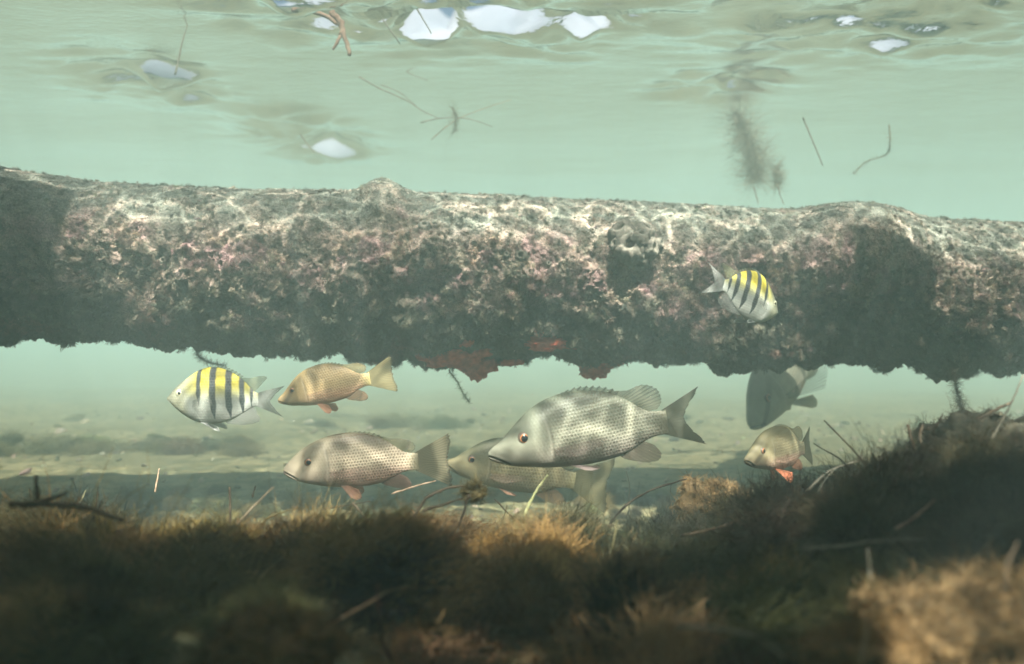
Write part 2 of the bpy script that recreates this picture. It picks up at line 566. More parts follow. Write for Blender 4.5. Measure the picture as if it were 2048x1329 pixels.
Cc = C[Sg.ravel().astype(int)]
Rr = R[Sg.ravel().astype(int)]
P0 = Cc + Nrm * Rr[:, None]
upn = Nrm[:, 2]
low = sstep(0.75, -0.35, upn)                       # 0 on top, 1 on the flank and below
w1, w2, wid = worley(P0 * 17 + 0.4 * fbm(P0 * 20, 2, 3)[:, None], 51)
big = fbm(P0 * 5, 3, 52)
lumps = np.clip(0.75 - w1, 0, 1)
pit1, _, pid = worley(P0 * 75, 61)
tex = fbm(P0 * 55, 4, 63, 0.6)
fine = fbm(P0 * 210, 3, 64, 0.6)
ridge = 1 - np.abs(fbm(P0 * 30, 4, 66, 0.6)) * 2
px0, py0, _ = project(P0)
front = (Nrm[:, 1] < 0.35)
def blob(bx, by, sx, sy, amp, pw=2.0):
    r = np.sqrt(((px0 - bx) / sx) ** 2 + ((py0 - by) / sy) ** 2)
    return amp * np.exp(-r ** pw) * front
cau, _, _ = worley(P0 * 46 + 0.5 * tex[:, None], 58)
und = sstep(-0.35, -0.8, upn)
v1, _, vid = worley(P0 * np.array([9, 11, 13]) + .35 * big[:, None], 77)
flank = sstep(.55, .1, upn) * sstep(-.95, -.55, upn)
disp = 0.011 * big * (0.35 + low) + 0.024 * lumps * (0.05 + 0.9 * low) * (1 - .15 * und) + 0.004 * ridge * low
disp += 0.011 * np.clip(0.7 - cau, 0, 1) * low * sstep(-.35, .25, big + .4 * tex) * (1 - .4 * und)
disp += tex * (0.0030 + 0.006 * low) + fine * (0.0022 + 0.0018 * low)
pits = np.clip(0.42 - pit1, 0, 1) * (pid > 0.45)
disp -= pits * (0.014 + 0.012 * low)
disp += 0.050 * np.clip(.62 - v1, 0, 1) * flank * (vid > .3) + .010 * sstep(.0, .4, tex) * flank
disp -= 0.018 * low
warp = 0.3 * tex
for bx, by, sx, sy, amp, pw in ((765, 405, 45, 38, .022, 3), (1270, 488, 44, 42, .030, 4), (850, 500, 60, 40, .020, 3),
                                (700, 575, 45, 38, .020, 3), (720, 545, 90, 25, .012, 2), (1715, 490, 125, 70, .040, 3), (1900, 590, 90, 60, .022, 3),
                                (1480, 748, 55, 30, .018, 6), (1910, 755, 50, 28, .016, 3), (930, 735, 70, 36, .016, 3), (1190, 742, 34, 24, .012, 3),
                                (320, 700, 60, 24, .014, 4), (1040, 545, 25, 30, .014, 3), (600, 500, 70, 55, -.022, 2), (1700, 640, 150, 60, -.045, 2.5),
                                (1100, 640, 80, 40, -.016, 2), (860, 600, 60, 50, -.014, 2), (130, 520, 170, 120, -.014, 2)):
    disp = disp + blob(bx + 0 * warp, by, sx, sy, amp, pw)
P1 = P0 + Nrm * disp[:, None]
P1[:, 2] -= 0.007 * low * (np.clip(lumps, 0, 1) * 2)      # growths droop a little
P1[:, 0] += 0.004 * fbm(P0 * 40, 2, 67) * low
# colours of what grows where
def colmix(a, b, f): return a * (1 - f[:, None]) + np.asarray(b) * f[:, None]
z1 = fbm(P0 * 11, 4, 71); z2 = fbm(P0 * 38, 4, 72, 0.6); z3 = fbm(P0 * 130, 3, 73)
colr = np.tile(np.array([0.17, 0.185, 0.155]), (len(P0), 1))
colr = colmix(colr, (0.285, 0.262, 0.215), sstep(-0.05, 0.35, z2 + 0.3 * z1))
colr = colmix(colr, (0.13, 0.15, 0.12), sstep(0.15, 0.5, z3) * 0.8)
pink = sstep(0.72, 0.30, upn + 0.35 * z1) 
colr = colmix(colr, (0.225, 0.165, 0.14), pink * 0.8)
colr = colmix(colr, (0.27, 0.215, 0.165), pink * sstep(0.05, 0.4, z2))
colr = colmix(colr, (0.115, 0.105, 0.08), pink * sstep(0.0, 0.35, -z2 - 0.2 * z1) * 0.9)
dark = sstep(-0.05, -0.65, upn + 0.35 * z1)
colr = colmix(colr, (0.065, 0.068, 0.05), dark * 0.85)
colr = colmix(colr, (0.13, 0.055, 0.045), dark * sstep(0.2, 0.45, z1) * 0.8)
z4 = fbm(P0 * 90 + 5, 3, 75, .6)
colr = colmix(colr, (0.075, 0.075, 0.055), sstep(.12, .4, z4) * .75)
colr = colmix(colr, (0.215, 0.140, 0.142), pink * (1 - dark) * sstep(.1, .35, fbm(P0 * 24 + 9, 3, 76)) * .7)
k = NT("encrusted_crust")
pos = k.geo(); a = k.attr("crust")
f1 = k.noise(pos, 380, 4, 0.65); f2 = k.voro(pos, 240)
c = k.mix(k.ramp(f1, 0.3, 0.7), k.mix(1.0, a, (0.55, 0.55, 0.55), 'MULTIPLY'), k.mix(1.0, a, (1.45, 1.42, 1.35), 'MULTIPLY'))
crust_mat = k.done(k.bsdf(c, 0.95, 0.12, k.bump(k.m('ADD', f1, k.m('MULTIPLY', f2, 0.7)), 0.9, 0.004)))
pile = empty("sunken_pile", tuple(cen[4]))
tag(pile, "thick encrusted pile lying across the water, covered in algae and barnacles", "pile")
def in_pile(o):
    o.parent = pile
    o.matrix_parent_inverse = Matrix.Translation(-Vector(cen[4]))
    return o
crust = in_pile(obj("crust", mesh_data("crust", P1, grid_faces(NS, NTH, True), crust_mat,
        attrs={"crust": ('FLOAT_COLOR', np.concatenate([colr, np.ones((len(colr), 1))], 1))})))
# surface normals of the crust for whatever grows on it
crust_n = np.empty(len(P1) * 3, np.float32)
crust.data.vertices.foreach_get("normal", crust_n)
crust_n = crust_n.reshape(-1, 3)
if (crust_n * Nrm).sum() < 0:
    crust.data.flip_normals(); crust_n = -crust_n
P1p = project(P1)
def pile_at(px, py):
    """index of the crust vertex on the camera's side nearest to a pixel of the photo"""
    d = (P1p[0] - px) ** 2 + (P1p[1] - py) ** 2 + np.where(Nrm[:, 1] < 0.5, 0, 1e6)
    return int(np.argmin(d))
# ================================================================== FISH
def prof(tab):
    t = np.array([r[0] for r in tab]); return lambda u, c: np.interp(u, t, np.array([r[c] for r in tab]))

def smooth_interp(tab, u):
    """smooth curve through (t, value) rows"""
    t = np.array([r[0] for r in tab], float); v = np.array([r[1] for r in tab], float)
    m = np.gradient(v, t)
    k = np.clip(np.searchsorted(t, u) - 1, 0, len(t) - 2)
    hh = t[k + 1] - t[k]; s = (u - t[k]) / hh
    return ((2 * s**3 - 3 * s**2 + 1) * v[k] + (s**3 - 2 * s**2 + s) * hh * m[k] + (-2 * s**3 + 3 * s**2) * v[k + 1] + (s**3 - s**2) * hh * m[k + 1])

SNAP = dict(
    top=[(0, -.006), (.02, .010), (.061, .034), (.10, .066), (.144, .105), (.19, .143), (.242, .181), (.327, .223), (.409, .243), (.49, .248), (.61, .235), (.70, .207), (.78, .162), (.84, .115), (.886, .083), (.948, .066), (1.0, .068)],
    bot=[(0, -.048), (.02, -.062), (.067, -.082), (.127, -.104), (.20, -.119), (.283, -.136), (.40, -.151), (.52, -.158), (.62, -.153), (.72, -.140), (.79, -.116), (.866, -.082), (.93, -.067), (1.0, -.068)],
    wid=[(0, .016), (.03, .032), (.08, .044), (.15, .062), (.25, .078), (.36, .084), (.5, .080), (.65, .062), (.8, .037), (.9, .021), (1.0, .012)])
SNAP2 = dict(SNAP, top=[(0, .004), (.015, .024), (.045, .056), (.08, .088), (.13, .130), (.20, .172), (.30, .214), (.38, .234), (.46, .242), (.54, .240), (.62, .228), (.70, .202), (.78, .160), (.84, .115), (.886, .083), (.948, .066), (1.0, .068)],
    bot=[(0, -.046), (.015, -.060), (.06, -.086), (.127, -.112), (.20, -.130), (.283, -.148), (.40, -.164), (.52, -.170), (.62, -.164), (.72, -.146), (.79, -.118), (.866, -.082), (.93, -.067), (1.0, -.068)])
SERG = dict(
    top=[(0, .012), (.02, .035), (.06, .087), (.12, .145), (.186, .20), (.26, .258), (.344, .308), (.42, .335), (.50, .345), (.613, .330), (.70, .298), (.77, .258), (.85, .195), (.92, .125), (.97, .083), (1.0, .078)],
    bot=[(0, -.015), (.02, -.035), (.06, -.075), (.14, -.145), (.22, -.198), (.297, -.235), (.42, -.262), (.52, -.262), (.613, -.245), (.70, -.215), (.77, -.18), (.85, -.132), (.92, -.088), (.97, -.068), (1.0, -.066)],
    wid=[(0, .014), (.03, .030), (.08, .052), (.16, .076), (.28, .094), (.42, .098), (.55, .088), (.7, .062), (.85, .034), (.95, .020), (1.0, .013)])

def fish_body_mesh(sp, SL, bend, mat, N=120, M=56, mouth=(.105, -.085), gill=.305):
    u = np.concatenate([np.linspace(0, .08, 16, endpoint=False) ** 1.0, np.linspace(.08, 1.0, N - 16)])
    top, bot, wid = (smooth_interp(sp[q], u) for q in ("top", "bot", "wid"))
    ang = np.linspace(0, 2 * math.pi, M, endpoint=False)
    mid, hgt = (top + bot) / 2, (top - bot) / 2
    ca, sa = np.cos(ang), np.sin(ang)
    zz = mid[:, None] + hgt[:, None] * np.sign(sa) * np.abs(sa) ** 0.95
    # lens-like section: keel on back and belly
    yy = wid[:, None] * np.sign(ca) * np.abs(ca) ** 1.12
    uu = np.repeat(u[:, None], M, 1)
    # gill cover: its edge stands a little proud
    zr = (zz - mid[:, None]) / np.maximum(hgt[:, None], 1e-4)
    gx = gill + 0.035 * (1 - (zr + 0.25) ** 2)
    inh = sstep(0.85, 0.6, np.abs(zr + 0.15))
    cover = (sstep(gx + .004, gx - .004, uu) * sstep(gx - .16, gx - .02, uu)) * inh
    gx2 = gx - .085
    cover2 = (sstep(gx2 + .004, gx2 - .004, uu) * sstep(gx2 - .09, gx2 - .02, uu)) * inh * 0.6
    yy = yy * (1 + 0.055 * cover + 0.045 * cover2)
    # the mouth: a groove from the snout back and down
    t0 = np.clip(uu / mouth[0], 0, 1)
    zm = (top[0] + bot[0]) / 2 - .003 + (mouth[1] - (top[0] + bot[0]) / 2) * t0 ** 1.25
    groove = np.exp(-((zz - zm) / .0045) ** 2) * (uu < mouth[0])
    lip = np.exp(-((zz - zm - .011) / .008) ** 2) * (uu < mouth[0]) * 0.5 + np.exp(-((zz - zm + .011) / .008) ** 2) * (uu < mouth[0]) * .4
    yy = yy * (1 - 0.6 * groove + 0.22 * lip)
    x = uu - 0.45
    y = yy + bend * np.clip(x - 0.0, 0, 2) ** 2 - bend * 0.25 * np.clip(-x, 0, 2) ** 2
    V = np.stack([x, y, zz], -1).reshape(-1, 3) * SL
    uv = np.stack([uu, zz], -1).reshape(-1, 2)
    V = np.vstack([V, V[:M].mean(0) + [-.006 * SL, 0, 0], V[-M:].mean(0)])
    uv = np.vstack([uv, [0, -.02], [1, 0]])
    Fq = [tuple(q) for q in grid_faces(len(u), M, True)]
    nb = len(u) * M
    for j in range(M):
        Fq.append((nb, j, (j + 1) % M)); Fq.append((nb + 1, (len(u) - 1) * M + (j + 1) % M, (len(u) - 1) * M + j))
    return mesh_data("body", V, Fq, mat, uv=uv)

def fin_mesh(base, tip, mat, SL=1.0, bend=0.0, rays=16, thick=.0032, seg=8, yfun=None, ridge=.0016, scallop=.02, centre=0.45):
    """a fin between a base line and a tip line (lists of (t, z)); thin solid sheet with raised rays"""
    nr = rays * 3 + 1
    def res(line):
        L = np.array(line, float); s = np.linspace(0, 1, len(L)); q = np.linspace(0, 1, nr)
        return np.stack([np.interp(q, s, L[:, i]) if len(L) < 3 else smooth_interp(list(zip(s, L[:, i])), q) for i in range(2)], -1)
    B, T = res(base), res(tip)
    w = np.arange(nr) % 3 == 0
    q = np.linspace(0, 1, seg + 1)
    fr_ = np.random.default_rng(int(abs(B[0, 0] + T[2, 1]) * 1e4) % 9999)
    T = B + (T - B) * (1 - scallop * (~w) - .05 * fr_.random(nr) * np.repeat(fr_.random(rays + 1) > .5, 3)[:nr])[:, None]
    G = B[:, None, :] * (1 - q)[None, :, None] + T[:, None, :] * q[None, :, None]
    rd = (np.where(w, ridge, 0))[:, None] * (1 - 0.6 * q)[None, :]
    th_ = thick * (1 - 0.75 * q)[None, :] * 0.5
    x = G[..., 0] - centre
    yc = bend * np.clip(x, 0, 2) ** 2
    if yfun is not None: yc = yc + yfun(G[..., 0], G[..., 1], np.linspace(0, 1, nr)[:, None] * np.ones_like(q)[None, :], q[None, :] * np.ones((nr, 1)))
    A = np.stack([x, yc + th_ + rd, G[..., 1]], -1).reshape(-1, 3) * SL
    Bk = np.stack([x, yc - th_ - rd, G[..., 1]], -1).reshape(-1, 3) * SL
    uvv = np.stack([np.repeat(np.linspace(0, 1, nr)[:, None] * rays, seg + 1, 1), np.repeat(q[None, :], nr, 0)], -1).reshape(-1, 2)
    g = grid_faces(nr, seg + 1)
    n0 = len(A)
    rim = [i * (seg + 1) for i in range(nr)] + [(nr - 1) * (seg + 1) + j for j in range(1, seg + 1)] + [i * (seg + 1) + seg for i in range(nr - 2, -1, -1)] + [j for j in range(seg - 1, 0, -1)]
    Fq = [tuple(f[::-1]) for f in g] + [tuple(f + n0) for f in g]
    for a, b in zip(rim, rim[1:] + rim[:1]): Fq.append((a, b, b + n0, a + n0))
    return mesh_data("fin", np.vstack([A, Bk]), Fq, mat, uv=np.vstack([uvv, uvv]))

def dome(r, depth, seg=20, rings=6, inner=0.0):
    """round cap bulging along +y -> verts, faces; inner > 0 makes a ring"""
    V, Fc = [], []
    for i in range(rings + 1):
        q = inner + (1 - inner) * i / rings
        for k_ in range(seg):
            a = 2 * math.pi * k_ / seg
            V.append((r * q * math.cos(a), depth * math.sqrt(max(0, 1 - q * q)), r * q * math.sin(a)))
    for i in range(rings):
        for k_ in range(seg):
            k2 = (k_ + 1) % seg
            Fc.append((i * seg + k_, i * seg + k2, (i + 1) * seg + k2, (i + 1) * seg + k_))
    return V, Fc

# -- materials
def snapper_skin(name, back, flank, belly, spot=(0.16, 0.12, 0.08), spots=1.0, rows=46.0, lines=0.0, stripe=0.0, warm=None, tailc=None):
    k = NT(name); u, v = k.uv()
    c = k.mix(k.ramp(v, .04, .24), flank, back)
    c = k.mix(k.ramp(v, .02, -.15), c, belly)
    if warm: c = k.mix(k.m('MULTIPLY', k.ramp(v, 0.02, -.13), k.ramp(u, .25, .6)), c, warm)
    n = k.noise(k.objc(), 45, 3)
    c = k.mix(k.ramp(n, .3, .7), k.mix(1, c, (.84, .84, .84), 'MULTIPLY'), k.mix(1, c, (1.12, 1.12, 1.1), 'MULTIPLY'))
    # one dark dot on every scale: staggered rows that follow the flank
    vv = k.m('MULTIPLY', k.m('SUBTRACT', v, k.m('MULTIPLY', k.ramp(u, .2, .8, 0, 1, 'LINEAR'), .03)), rows)
    row = k.m('FLOOR', vv)
    uu = k.m('ADD', k.m('MULTIPLY', u, rows), k.m('MULTIPLY', k.m('MODULO', k.m('ABSOLUTE', row), 2.0), .5))
    jx = k.m('MULTIPLY', k.m('SUBTRACT', k.noise(k.objc(), 260, 2), .5), .7); jy = k.m('MULTIPLY', k.m('SUBTRACT', k.noise(k.objc(), 230, 2), .5), .7)
    fu = k.m('ADD', k.m('SUBTRACT', k.m('FRACT', uu), .5), jx); fv = k.m('ADD', k.m('SUBTRACT', k.m('FRACT', vv), .5), jy)
    d = k.m('SQRT', k.m('ADD', k.m('MULTIPLY', k.m('POWER', fu, 2), 1.5), k.m('POWER', fv, 2)))
    dot = k.ramp(d, .48 if lines else .46, .20, 0, 1)
    where = k.m('MULTIPLY', k.m('MAXIMUM', k.ramp(u, .27, .45), k.m('MULTIPLY', k.ramp(u, .20, .25), .22)), k.m('MULTIPLY', k.ramp(v, -.145, -.09), k.ramp(u, 1.04, .93)))
    amt = k.m('MULTIPLY', k.m('MULTIPLY', dot, where), k.m('MULTIPLY', k.ramp(k.noise(k.objc(), 30, 2), .3, .65, .45, 1.0), spots))
    if lines:
        ln = k.ramp(k.m('ABSOLUTE', fv), .42, .15, 0, 1)
        amt = k.m('MAXIMUM', amt, k.m('MULTIPLY', k.m('MULTIPLY', ln, where), lines))
    c = k.mix(k.m('MULTIPLY', amt, .56), c, spot)
    if stripe:
        # dusky band from snout through the eye to the nape
        lineq = k.m('ABSOLUTE', k.m('SUBTRACT', v, k.m('ADD', k.m('MULTIPLY', u, 1.0), -.15)))
        sb = k.m('MULTIPLY', k.ramp(lineq, .045, .012), k.ramp(u, .34, .24))
        c = k.mix(k.m('MULTIPLY', sb, stripe), c, (.10, .085, .06))
    # dusky top of the head
    c = k.mix(k.m('MULTIPLY', k.m('MULTIPLY', k.ramp(u, .42, .22), k.ramp(v, -.03, .10)), .6), c, tuple(q * 1.25 for q in back))
    # mouth slit; gill cover edge painted with a dark crease and a highlight
    tm = k.m('DIVIDE', u, .105, clamp=True)
    zm = k.m('ADD', -.030, k.m('MULTIPLY', k.m('POWER', tm, 1.25), -.055))
    ms = k.m('MULTIPLY', k.ramp(k.m('ABSOLUTE', k.m('SUBTRACT', v, zm)), .007, .002), k.ramp(u, .112, .10))
    c = k.mix(k.m('MULTIPLY', ms, .8), c, (.05, .035, .03))
    ge = k.m('ADD', .340, k.m('MULTIPLY', k.m('POWER', k.m('DIVIDE', k.m('ADD', v, .005), .19), 2), -.035))
    gd = k.m('SUBTRACT', u, ge)
    inh = k.ramp(k.m('ABSOLUTE', k.m('ADD', v, -.01)), .14, .09)
    c = k.mix(k.m('MULTIPLY', k.m('MULTIPLY', k.ramp(k.m('ABSOLUTE', k.m('SUBTRACT', gd, .004)), .010, .001), inh), .40), c, (.07, .06, .045))
    c = k.mix(k.m('MULTIPLY', k.m('MULTIPLY', k.ramp(k.m('ABSOLUTE', k.m('ADD', gd, .010)), .010, .001), inh), .16), c, (.5, .48, .42))
    if tailc: c = k.mix(k.ramp(u, .88, .995), c, tailc)
    gl = k.m('MULTIPLY', k.ramp(d, .15, .5), where)
    h = k.m('ADD', k.m('MULTIPLY', gl, -1.0), k.m('MULTIPLY', n, .3))
    mo = k.noise(k.objc(), 14, 4, .6)
    c = k.mix(k.ramp(mo, .3, .7), k.mix(1, c, (.72, .73, .70), 'MULTIPLY'), k.mix(1, c, (1.14, 1.12, 1.08), 'MULTIPLY'))
    return k.done(k.bsdf(c, k.ramp(n, .3, .7, .42, .62), .28, k.bump(h, .6, .0008), metallic=.0))

def sergeant_skin(name):
    k = NT(name); u, v = k.uv()
    c = k.mix(k.ramp(v, -.02, .12), (.33, .36, .33), (.36, .35, .12))
    c = k.mix(k.m('MULTIPLY', k.ramp(v, .08, .20), k.ramp(u, .28, .40)), c, (.52, .45, .035))
    c = k.mix(k.ramp(v, -.08, -.2), c, (.31, .33, .30))
    c = k.mix(k.ramp(u, .30, .18), c, (.30, .31, .22))
    n = k.noise(k.objc(), 60, 3)
    c = k.mix(k.ramp(n, .3, .7), k.mix(1, c, (.88, .88, .88), 'MULTIPLY'), c)
    wob = k.m('MULTIPLY', k.m('SUBTRACT', k.noise(k.objc(), 90, 2), .5), .022)
    tot = None
    for cx, w, z0 in ((.376, .024, -.06), (.526, .034, -.20), (.69, .033, -.19), (.826, .027, -.145), (.924, .018, -.075)):
        us = k.m('ADD', k.m('ADD', u, wob), k.m('MULTIPLY', v, .05))
        taper = k.ramp(v, z0, z0 + .14, .25, 1.0)
        d = k.m('ABSOLUTE', k.m('SUBTRACT', us, cx + .008))
        b = k.ramp(k.m('DIVIDE', d, taper), w + .010, w - .010)
        b = k.m('MULTIPLY', b, k.ramp(v, z0 - .02, z0 + .02))
        tot = b if tot is None else k.m('MAXIMUM', tot, b)
    c = k.mix(tot, c, (.022, .028, .032))
    # fine scale edges
    vv = k.m('MULTIPLY', v, 34.0); row = k.m('FLOOR', vv)
    fu = k.m('SUBTRACT', k.m('FRACT', k.m('ADD', k.m('MULTIPLY', u, 34.0), k.m('MULTIPLY', k.m('MODULO', k.m('ABSOLUTE', row), 2.0), .5))), .5)
    fv = k.m('SUBTRACT', k.m('FRACT', vv), .5)
    d = k.m('SQRT', k.m('ADD', k.m('POWER', fu, 2), k.m('POWER', fv, 2)))
    c = k.mix(k.m('MULTIPLY', k.ramp(d, .38, .52), .25), c, (.25, .26, .22))
    mo = k.noise(k.objc(), 16, 4, .6)
    c = k.mix(k.ramp(mo, .3, .7), k.mix(1, c, (.75, .76, .74), 'MULTIPLY'), k.mix(1, c, (1.1, 1.1, 1.06), 'MULTIPLY'))
    return k.done(k.bsdf(c, .52, .28, k.bump(k.m('MULTIPLY', d, -1.0), .5, .0007)))

def fin_skin(name, col, ray, alpha=.6, tipcol=None, edge=None):
    k = NT(name); u, v = k.uv()
    f = k.m('ABSOLUTE', k.m('SUBTRACT', k.m('FRACT', k.m('ADD', u, .5)), .5))
    isr = k.ramp(f, .24, .08)
    c = k.mix(isr, col, ray)
    if tipcol: c = k.mix(k.ramp(v, .3, .95), c, tipcol)
    if edge: c = k.mix(k.ramp(v, .90, .98), c, edge)
    b = k.bsdf(c, .5, .3)
    t = k.n("BsdfTranslucent"); k.set(t.inputs[0], c)
    s = k.mixs(.45, b, t.outputs[0])
    tp = k.n("BsdfTransparent")
    al = k.m('ADD', k.ramp(v, 0, 1, min(1.0, alpha + .12), alpha, 'LINEAR'), k.m('MULTIPLY', isr, .18), clamp=True)
    return k.done(k.mixs(al, tp.outputs[0], s))

def flat(name, c, rough=.5, spec=.3):
    k = NT(name); n = k.noise(k.objc(), 200, 2)
    return k.done(k.bsdf(k.mix(k.ramp(n, .3, .7), k.mix(1, c, (.9, .9, .9), 'MULTIPLY'), c), rough, spec))

M_pupil = flat("pupil_black", (.008, .010, .012), .12, .6)
M_iris_o = flat("iris_orange", (.55, .20, .05), .3)
M_iris_y = flat("iris_pale", (.62, .62, .40), .3)
M_socket = flat("eye_dusky", (.10, .075, .055), .4)
M_socket_y = flat("eye_pale_green", (.40, .44, .30), .4)
M_lip = flat("lip_pale", (.42, .33, .29), .5)

def build_fish(name, label, kind, loc, SL, rot, skin, fins, bend=0.0, tail=None, dorsal_up=1.0, pelvic_drop=1.0, spread=0.25, group=None, pect=1.0, shape=None):
    """rot = (roll about the body axis, pitch, yaw); head points to -x before turning"""
    sp = shape or (SNAP if kind == 'snapper' else SERG)
    root = empty(name, loc, (0, 0, 0))
    root.rotation_mode = 'QUATERNION'
    root.rotation_quaternion = (Matrix.Rotation(rot[2], 3, 'Z') @ Matrix.Rotation(rot[1], 3, 'Y') @ Matrix.Rotation(rot[0], 3, 'X')).to_quaternion()
    tag(root, label, "fish", group)
    def add(nm, me):
        me.name = nm
        return obj(nm, me, root)
    def topz(t): return float(smooth_interp(sp["top"], np.array([t]))[0])
    def botz(t): return float(smooth_interp(sp["bot"], np.array([t]))[0])
    def widz(t): return float(smooth_interp(sp["wid"], np.array([t]))[0])
    wave = lambda amp, ph: (lambda T, Z, a, q: amp * q * np.sin(a * 5 + ph))
    if kind == 'snapper':
        add("body", fish_body_mesh(sp, SL, bend, skin))
        ts = np.linspace(.37, .72, 6)
        add("spiny_dorsal_fin", fin_mesh([(t, topz(t) - .012) for t in ts], [(t + .035, topz(t) + h_ * dorsal_up) for t, h_ in zip(ts, (.003, .016, .022, .022, .020, .012))], fins["dorsal"], SL, bend, rays=10, scallop=.25))
        bs = np.linspace(.69, .885, 7)
        tp = [(.70, topz(.70) + .012), (.80, topz(.80) + .060), (.875, .225), (.945, .207), (.985, .165), (.985, .118), (.955, .080)]
        tp = [(t, topz(min(t, .99)) + (z - topz(min(t, .99))) * (0.35 + .65 * dorsal_up)) for t, z in tp]
        add("soft_dorsal_fin", fin_mesh([(t, topz(t) - .010) for t in bs], tp, fins["dorsal"], SL, bend, rays=14, yfun=wave(.006, 0), scallop=.03))
        bs = np.linspace(.70, .845, 6)
        tp = [(.735, -.165), (.80, -.190), (.87, -.207), (.925, -.203), (.945, -.172), (.915, -.118)]
        add("anal_fin", fin_mesh([(t, botz(t) + .010) for t in bs], tp, fins["anal"], SL, bend, rays=10, yfun=wave(.005, 1)))
        tl, hs, fork = tail or (.25, .19, .07)
        bz = np.linspace(.066, -.066, 9)
        tip = [(1.0 + tl - fork * (1 - (abs(s) ** 1.5)) - .02 * (abs(s) > .95), hs * s) for s in np.linspace(1, -1, 9)]
        add("tail_fin", fin_mesh([(.975, z) for z in bz], tip, fins["tail"], SL, bend, rays=18, thick=.008, seg=10, yfun=wave(.010, .5), scallop=.015))
        eyet, eyez, er = .195, .047, .036
        pb = [(.345, -.030), (.350, -.042), (.350, -.054), (.345, -.066)]
        ptip = [(.63, -.002), (.635, -.022), (.57, -.055), (.46, -.085)]
        lp = [(.40, -.130), (.425, -.141), (.45, -.146), (.47, -.147)]
        lt = [(.50, -.148 - .095 * pelvic_drop), (.545, -.147 - .115 * pelvic_drop), (.575, -.147 - .085 * pelvic_drop), (.56, -.147 - .03 * pelvic_drop)]
    else:
        add("body", fish_body_mesh(sp, SL, bend, skin, mouth=(.05, -.035), gill=.29))
        ts = np.linspace(.34, .80, 7)
        add("spiny_dorsal_fin", fin_mesh([(t, topz(t) - .012) for t in ts], [(t + .04, topz(t) + h_ * dorsal_up) for t, h_ in zip(ts, (.004, .025, .035, .04, .04, .04, .04))], fins["dorsal"], SL, bend, rays=12, scallop=.2))
        bs = np.linspace(.79, .945, 6)
        tp = [(.84, topz(.84) + .035), (.92, .235), (1.02, .258), (1.10, .252), (1.05, .185), (.98, .105)]
        add("soft_dorsal_fin", fin_mesh([(t, topz(t) - .012) for t in bs], tp, fins["dorsal"], SL, bend, rays=12, yfun=wave(.008, 0)))
        bs = np.linspace(.63, .93, 7)
        tp = [(.66, -.262), (.76, -.272), (.88, -.268), (.985, -.245), (1.03, -.205), (1.0, -.15), (.965, -.088)]
        add("anal_fin", fin_mesh([(t, botz(t) + .012) for t in bs], tp, fins["anal"], SL, bend, rays=14, yfun=wave(.008, 1)))
        tl, hs, fork = tail or (.30, .18, .17)
        bz = np.linspace(.074, -.062, 9)
        tip = [(1.0 + tl - fork * (1 - (abs(s) ** 1.3)), hs * s - .01) for s in np.linspace(1, -1, 9)]
        add("tail_fin", fin_mesh([(.975, z) for z in bz], tip, fins["tail"], SL, bend, rays=16, thick=.008, seg=10, yfun=wave(.012, .5), scallop=.02))
        eyet, eyez, er = .163, .066, .046
        pb = [(.315, -.01), (.322, -.03), (.322, -.05), (.315, -.07)]
        ptip = [(.50, .06), (.55, .00), (.54, -.06), (.45, -.11)]
        lp = [(.36, -.235), (.39, -.245), (.42, -.25), (.45, -.25)]
        lt = [(.56, -.30 - .02 * pelvic_drop), (.62, -.31 - .02 * pelvic_drop), (.60, -.285), (.54, -.262)]
    # paired fins
    for s in (-1, 1):
        w0 = widz(.34) * .96
        add("pectoral_fin", fin_mesh(pb, ptip, fins["pect"], SL, 0, rays=10, thick=.003,
            yfun=lambda T, Z, a, q, s=s: s * (w0 + .006 + spread * pect * q * (.5 + .25 * a) ), ridge=.001))
        add("pelvic_fin", fin_mesh(lp, lt, fins["pelvic"], SL, 0, rays=6, thick=.006,
            yfun=lambda T, Z, a, q, s=s: s * (.022 + .07 * q + .01 * a)))
        # eye > iris, pupil
        zr = eyez; mid = (topz(eyet) + botz(eyet)) / 2; hg = (topz(eyet) - botz(eyet)) / 2
        sa = min(.99, abs(zr - mid) / hg); ye = widz(eyet) * (1 - sa ** 2.1) ** .56 * .97
        bx = eyet - .45
        yb = -bend * .25 * max(0, -bx) ** 2
        def placed(vf, push):
            v, f = vf
            v = [((bx + p[0]) * SL, (yb + s * (ye - .010 + push + p[1])) * SL, (eyez + p[2]) * SL) for p in v]
            return v, (f if s > 0 else [q[::-1] for q in f])
        yel = kind != 'snapper'
        v, f = placed(dome(er, .020), 0)
        eye = add("eye", mesh_data("eye", v, f, M_socket_y if yel else M_socket))
        v, f = placed(dome(er * .80, .017), .0050)
        obj("iris", mesh_data("iris", v, f, M_iris_y if yel else M_iris_o), eye)
        v, f = placed(dome(er * (.56 if yel else .66), .014), .0095)
        obj("pupil", mesh_data("pupil", v, f, M_pupil), eye)
    return root

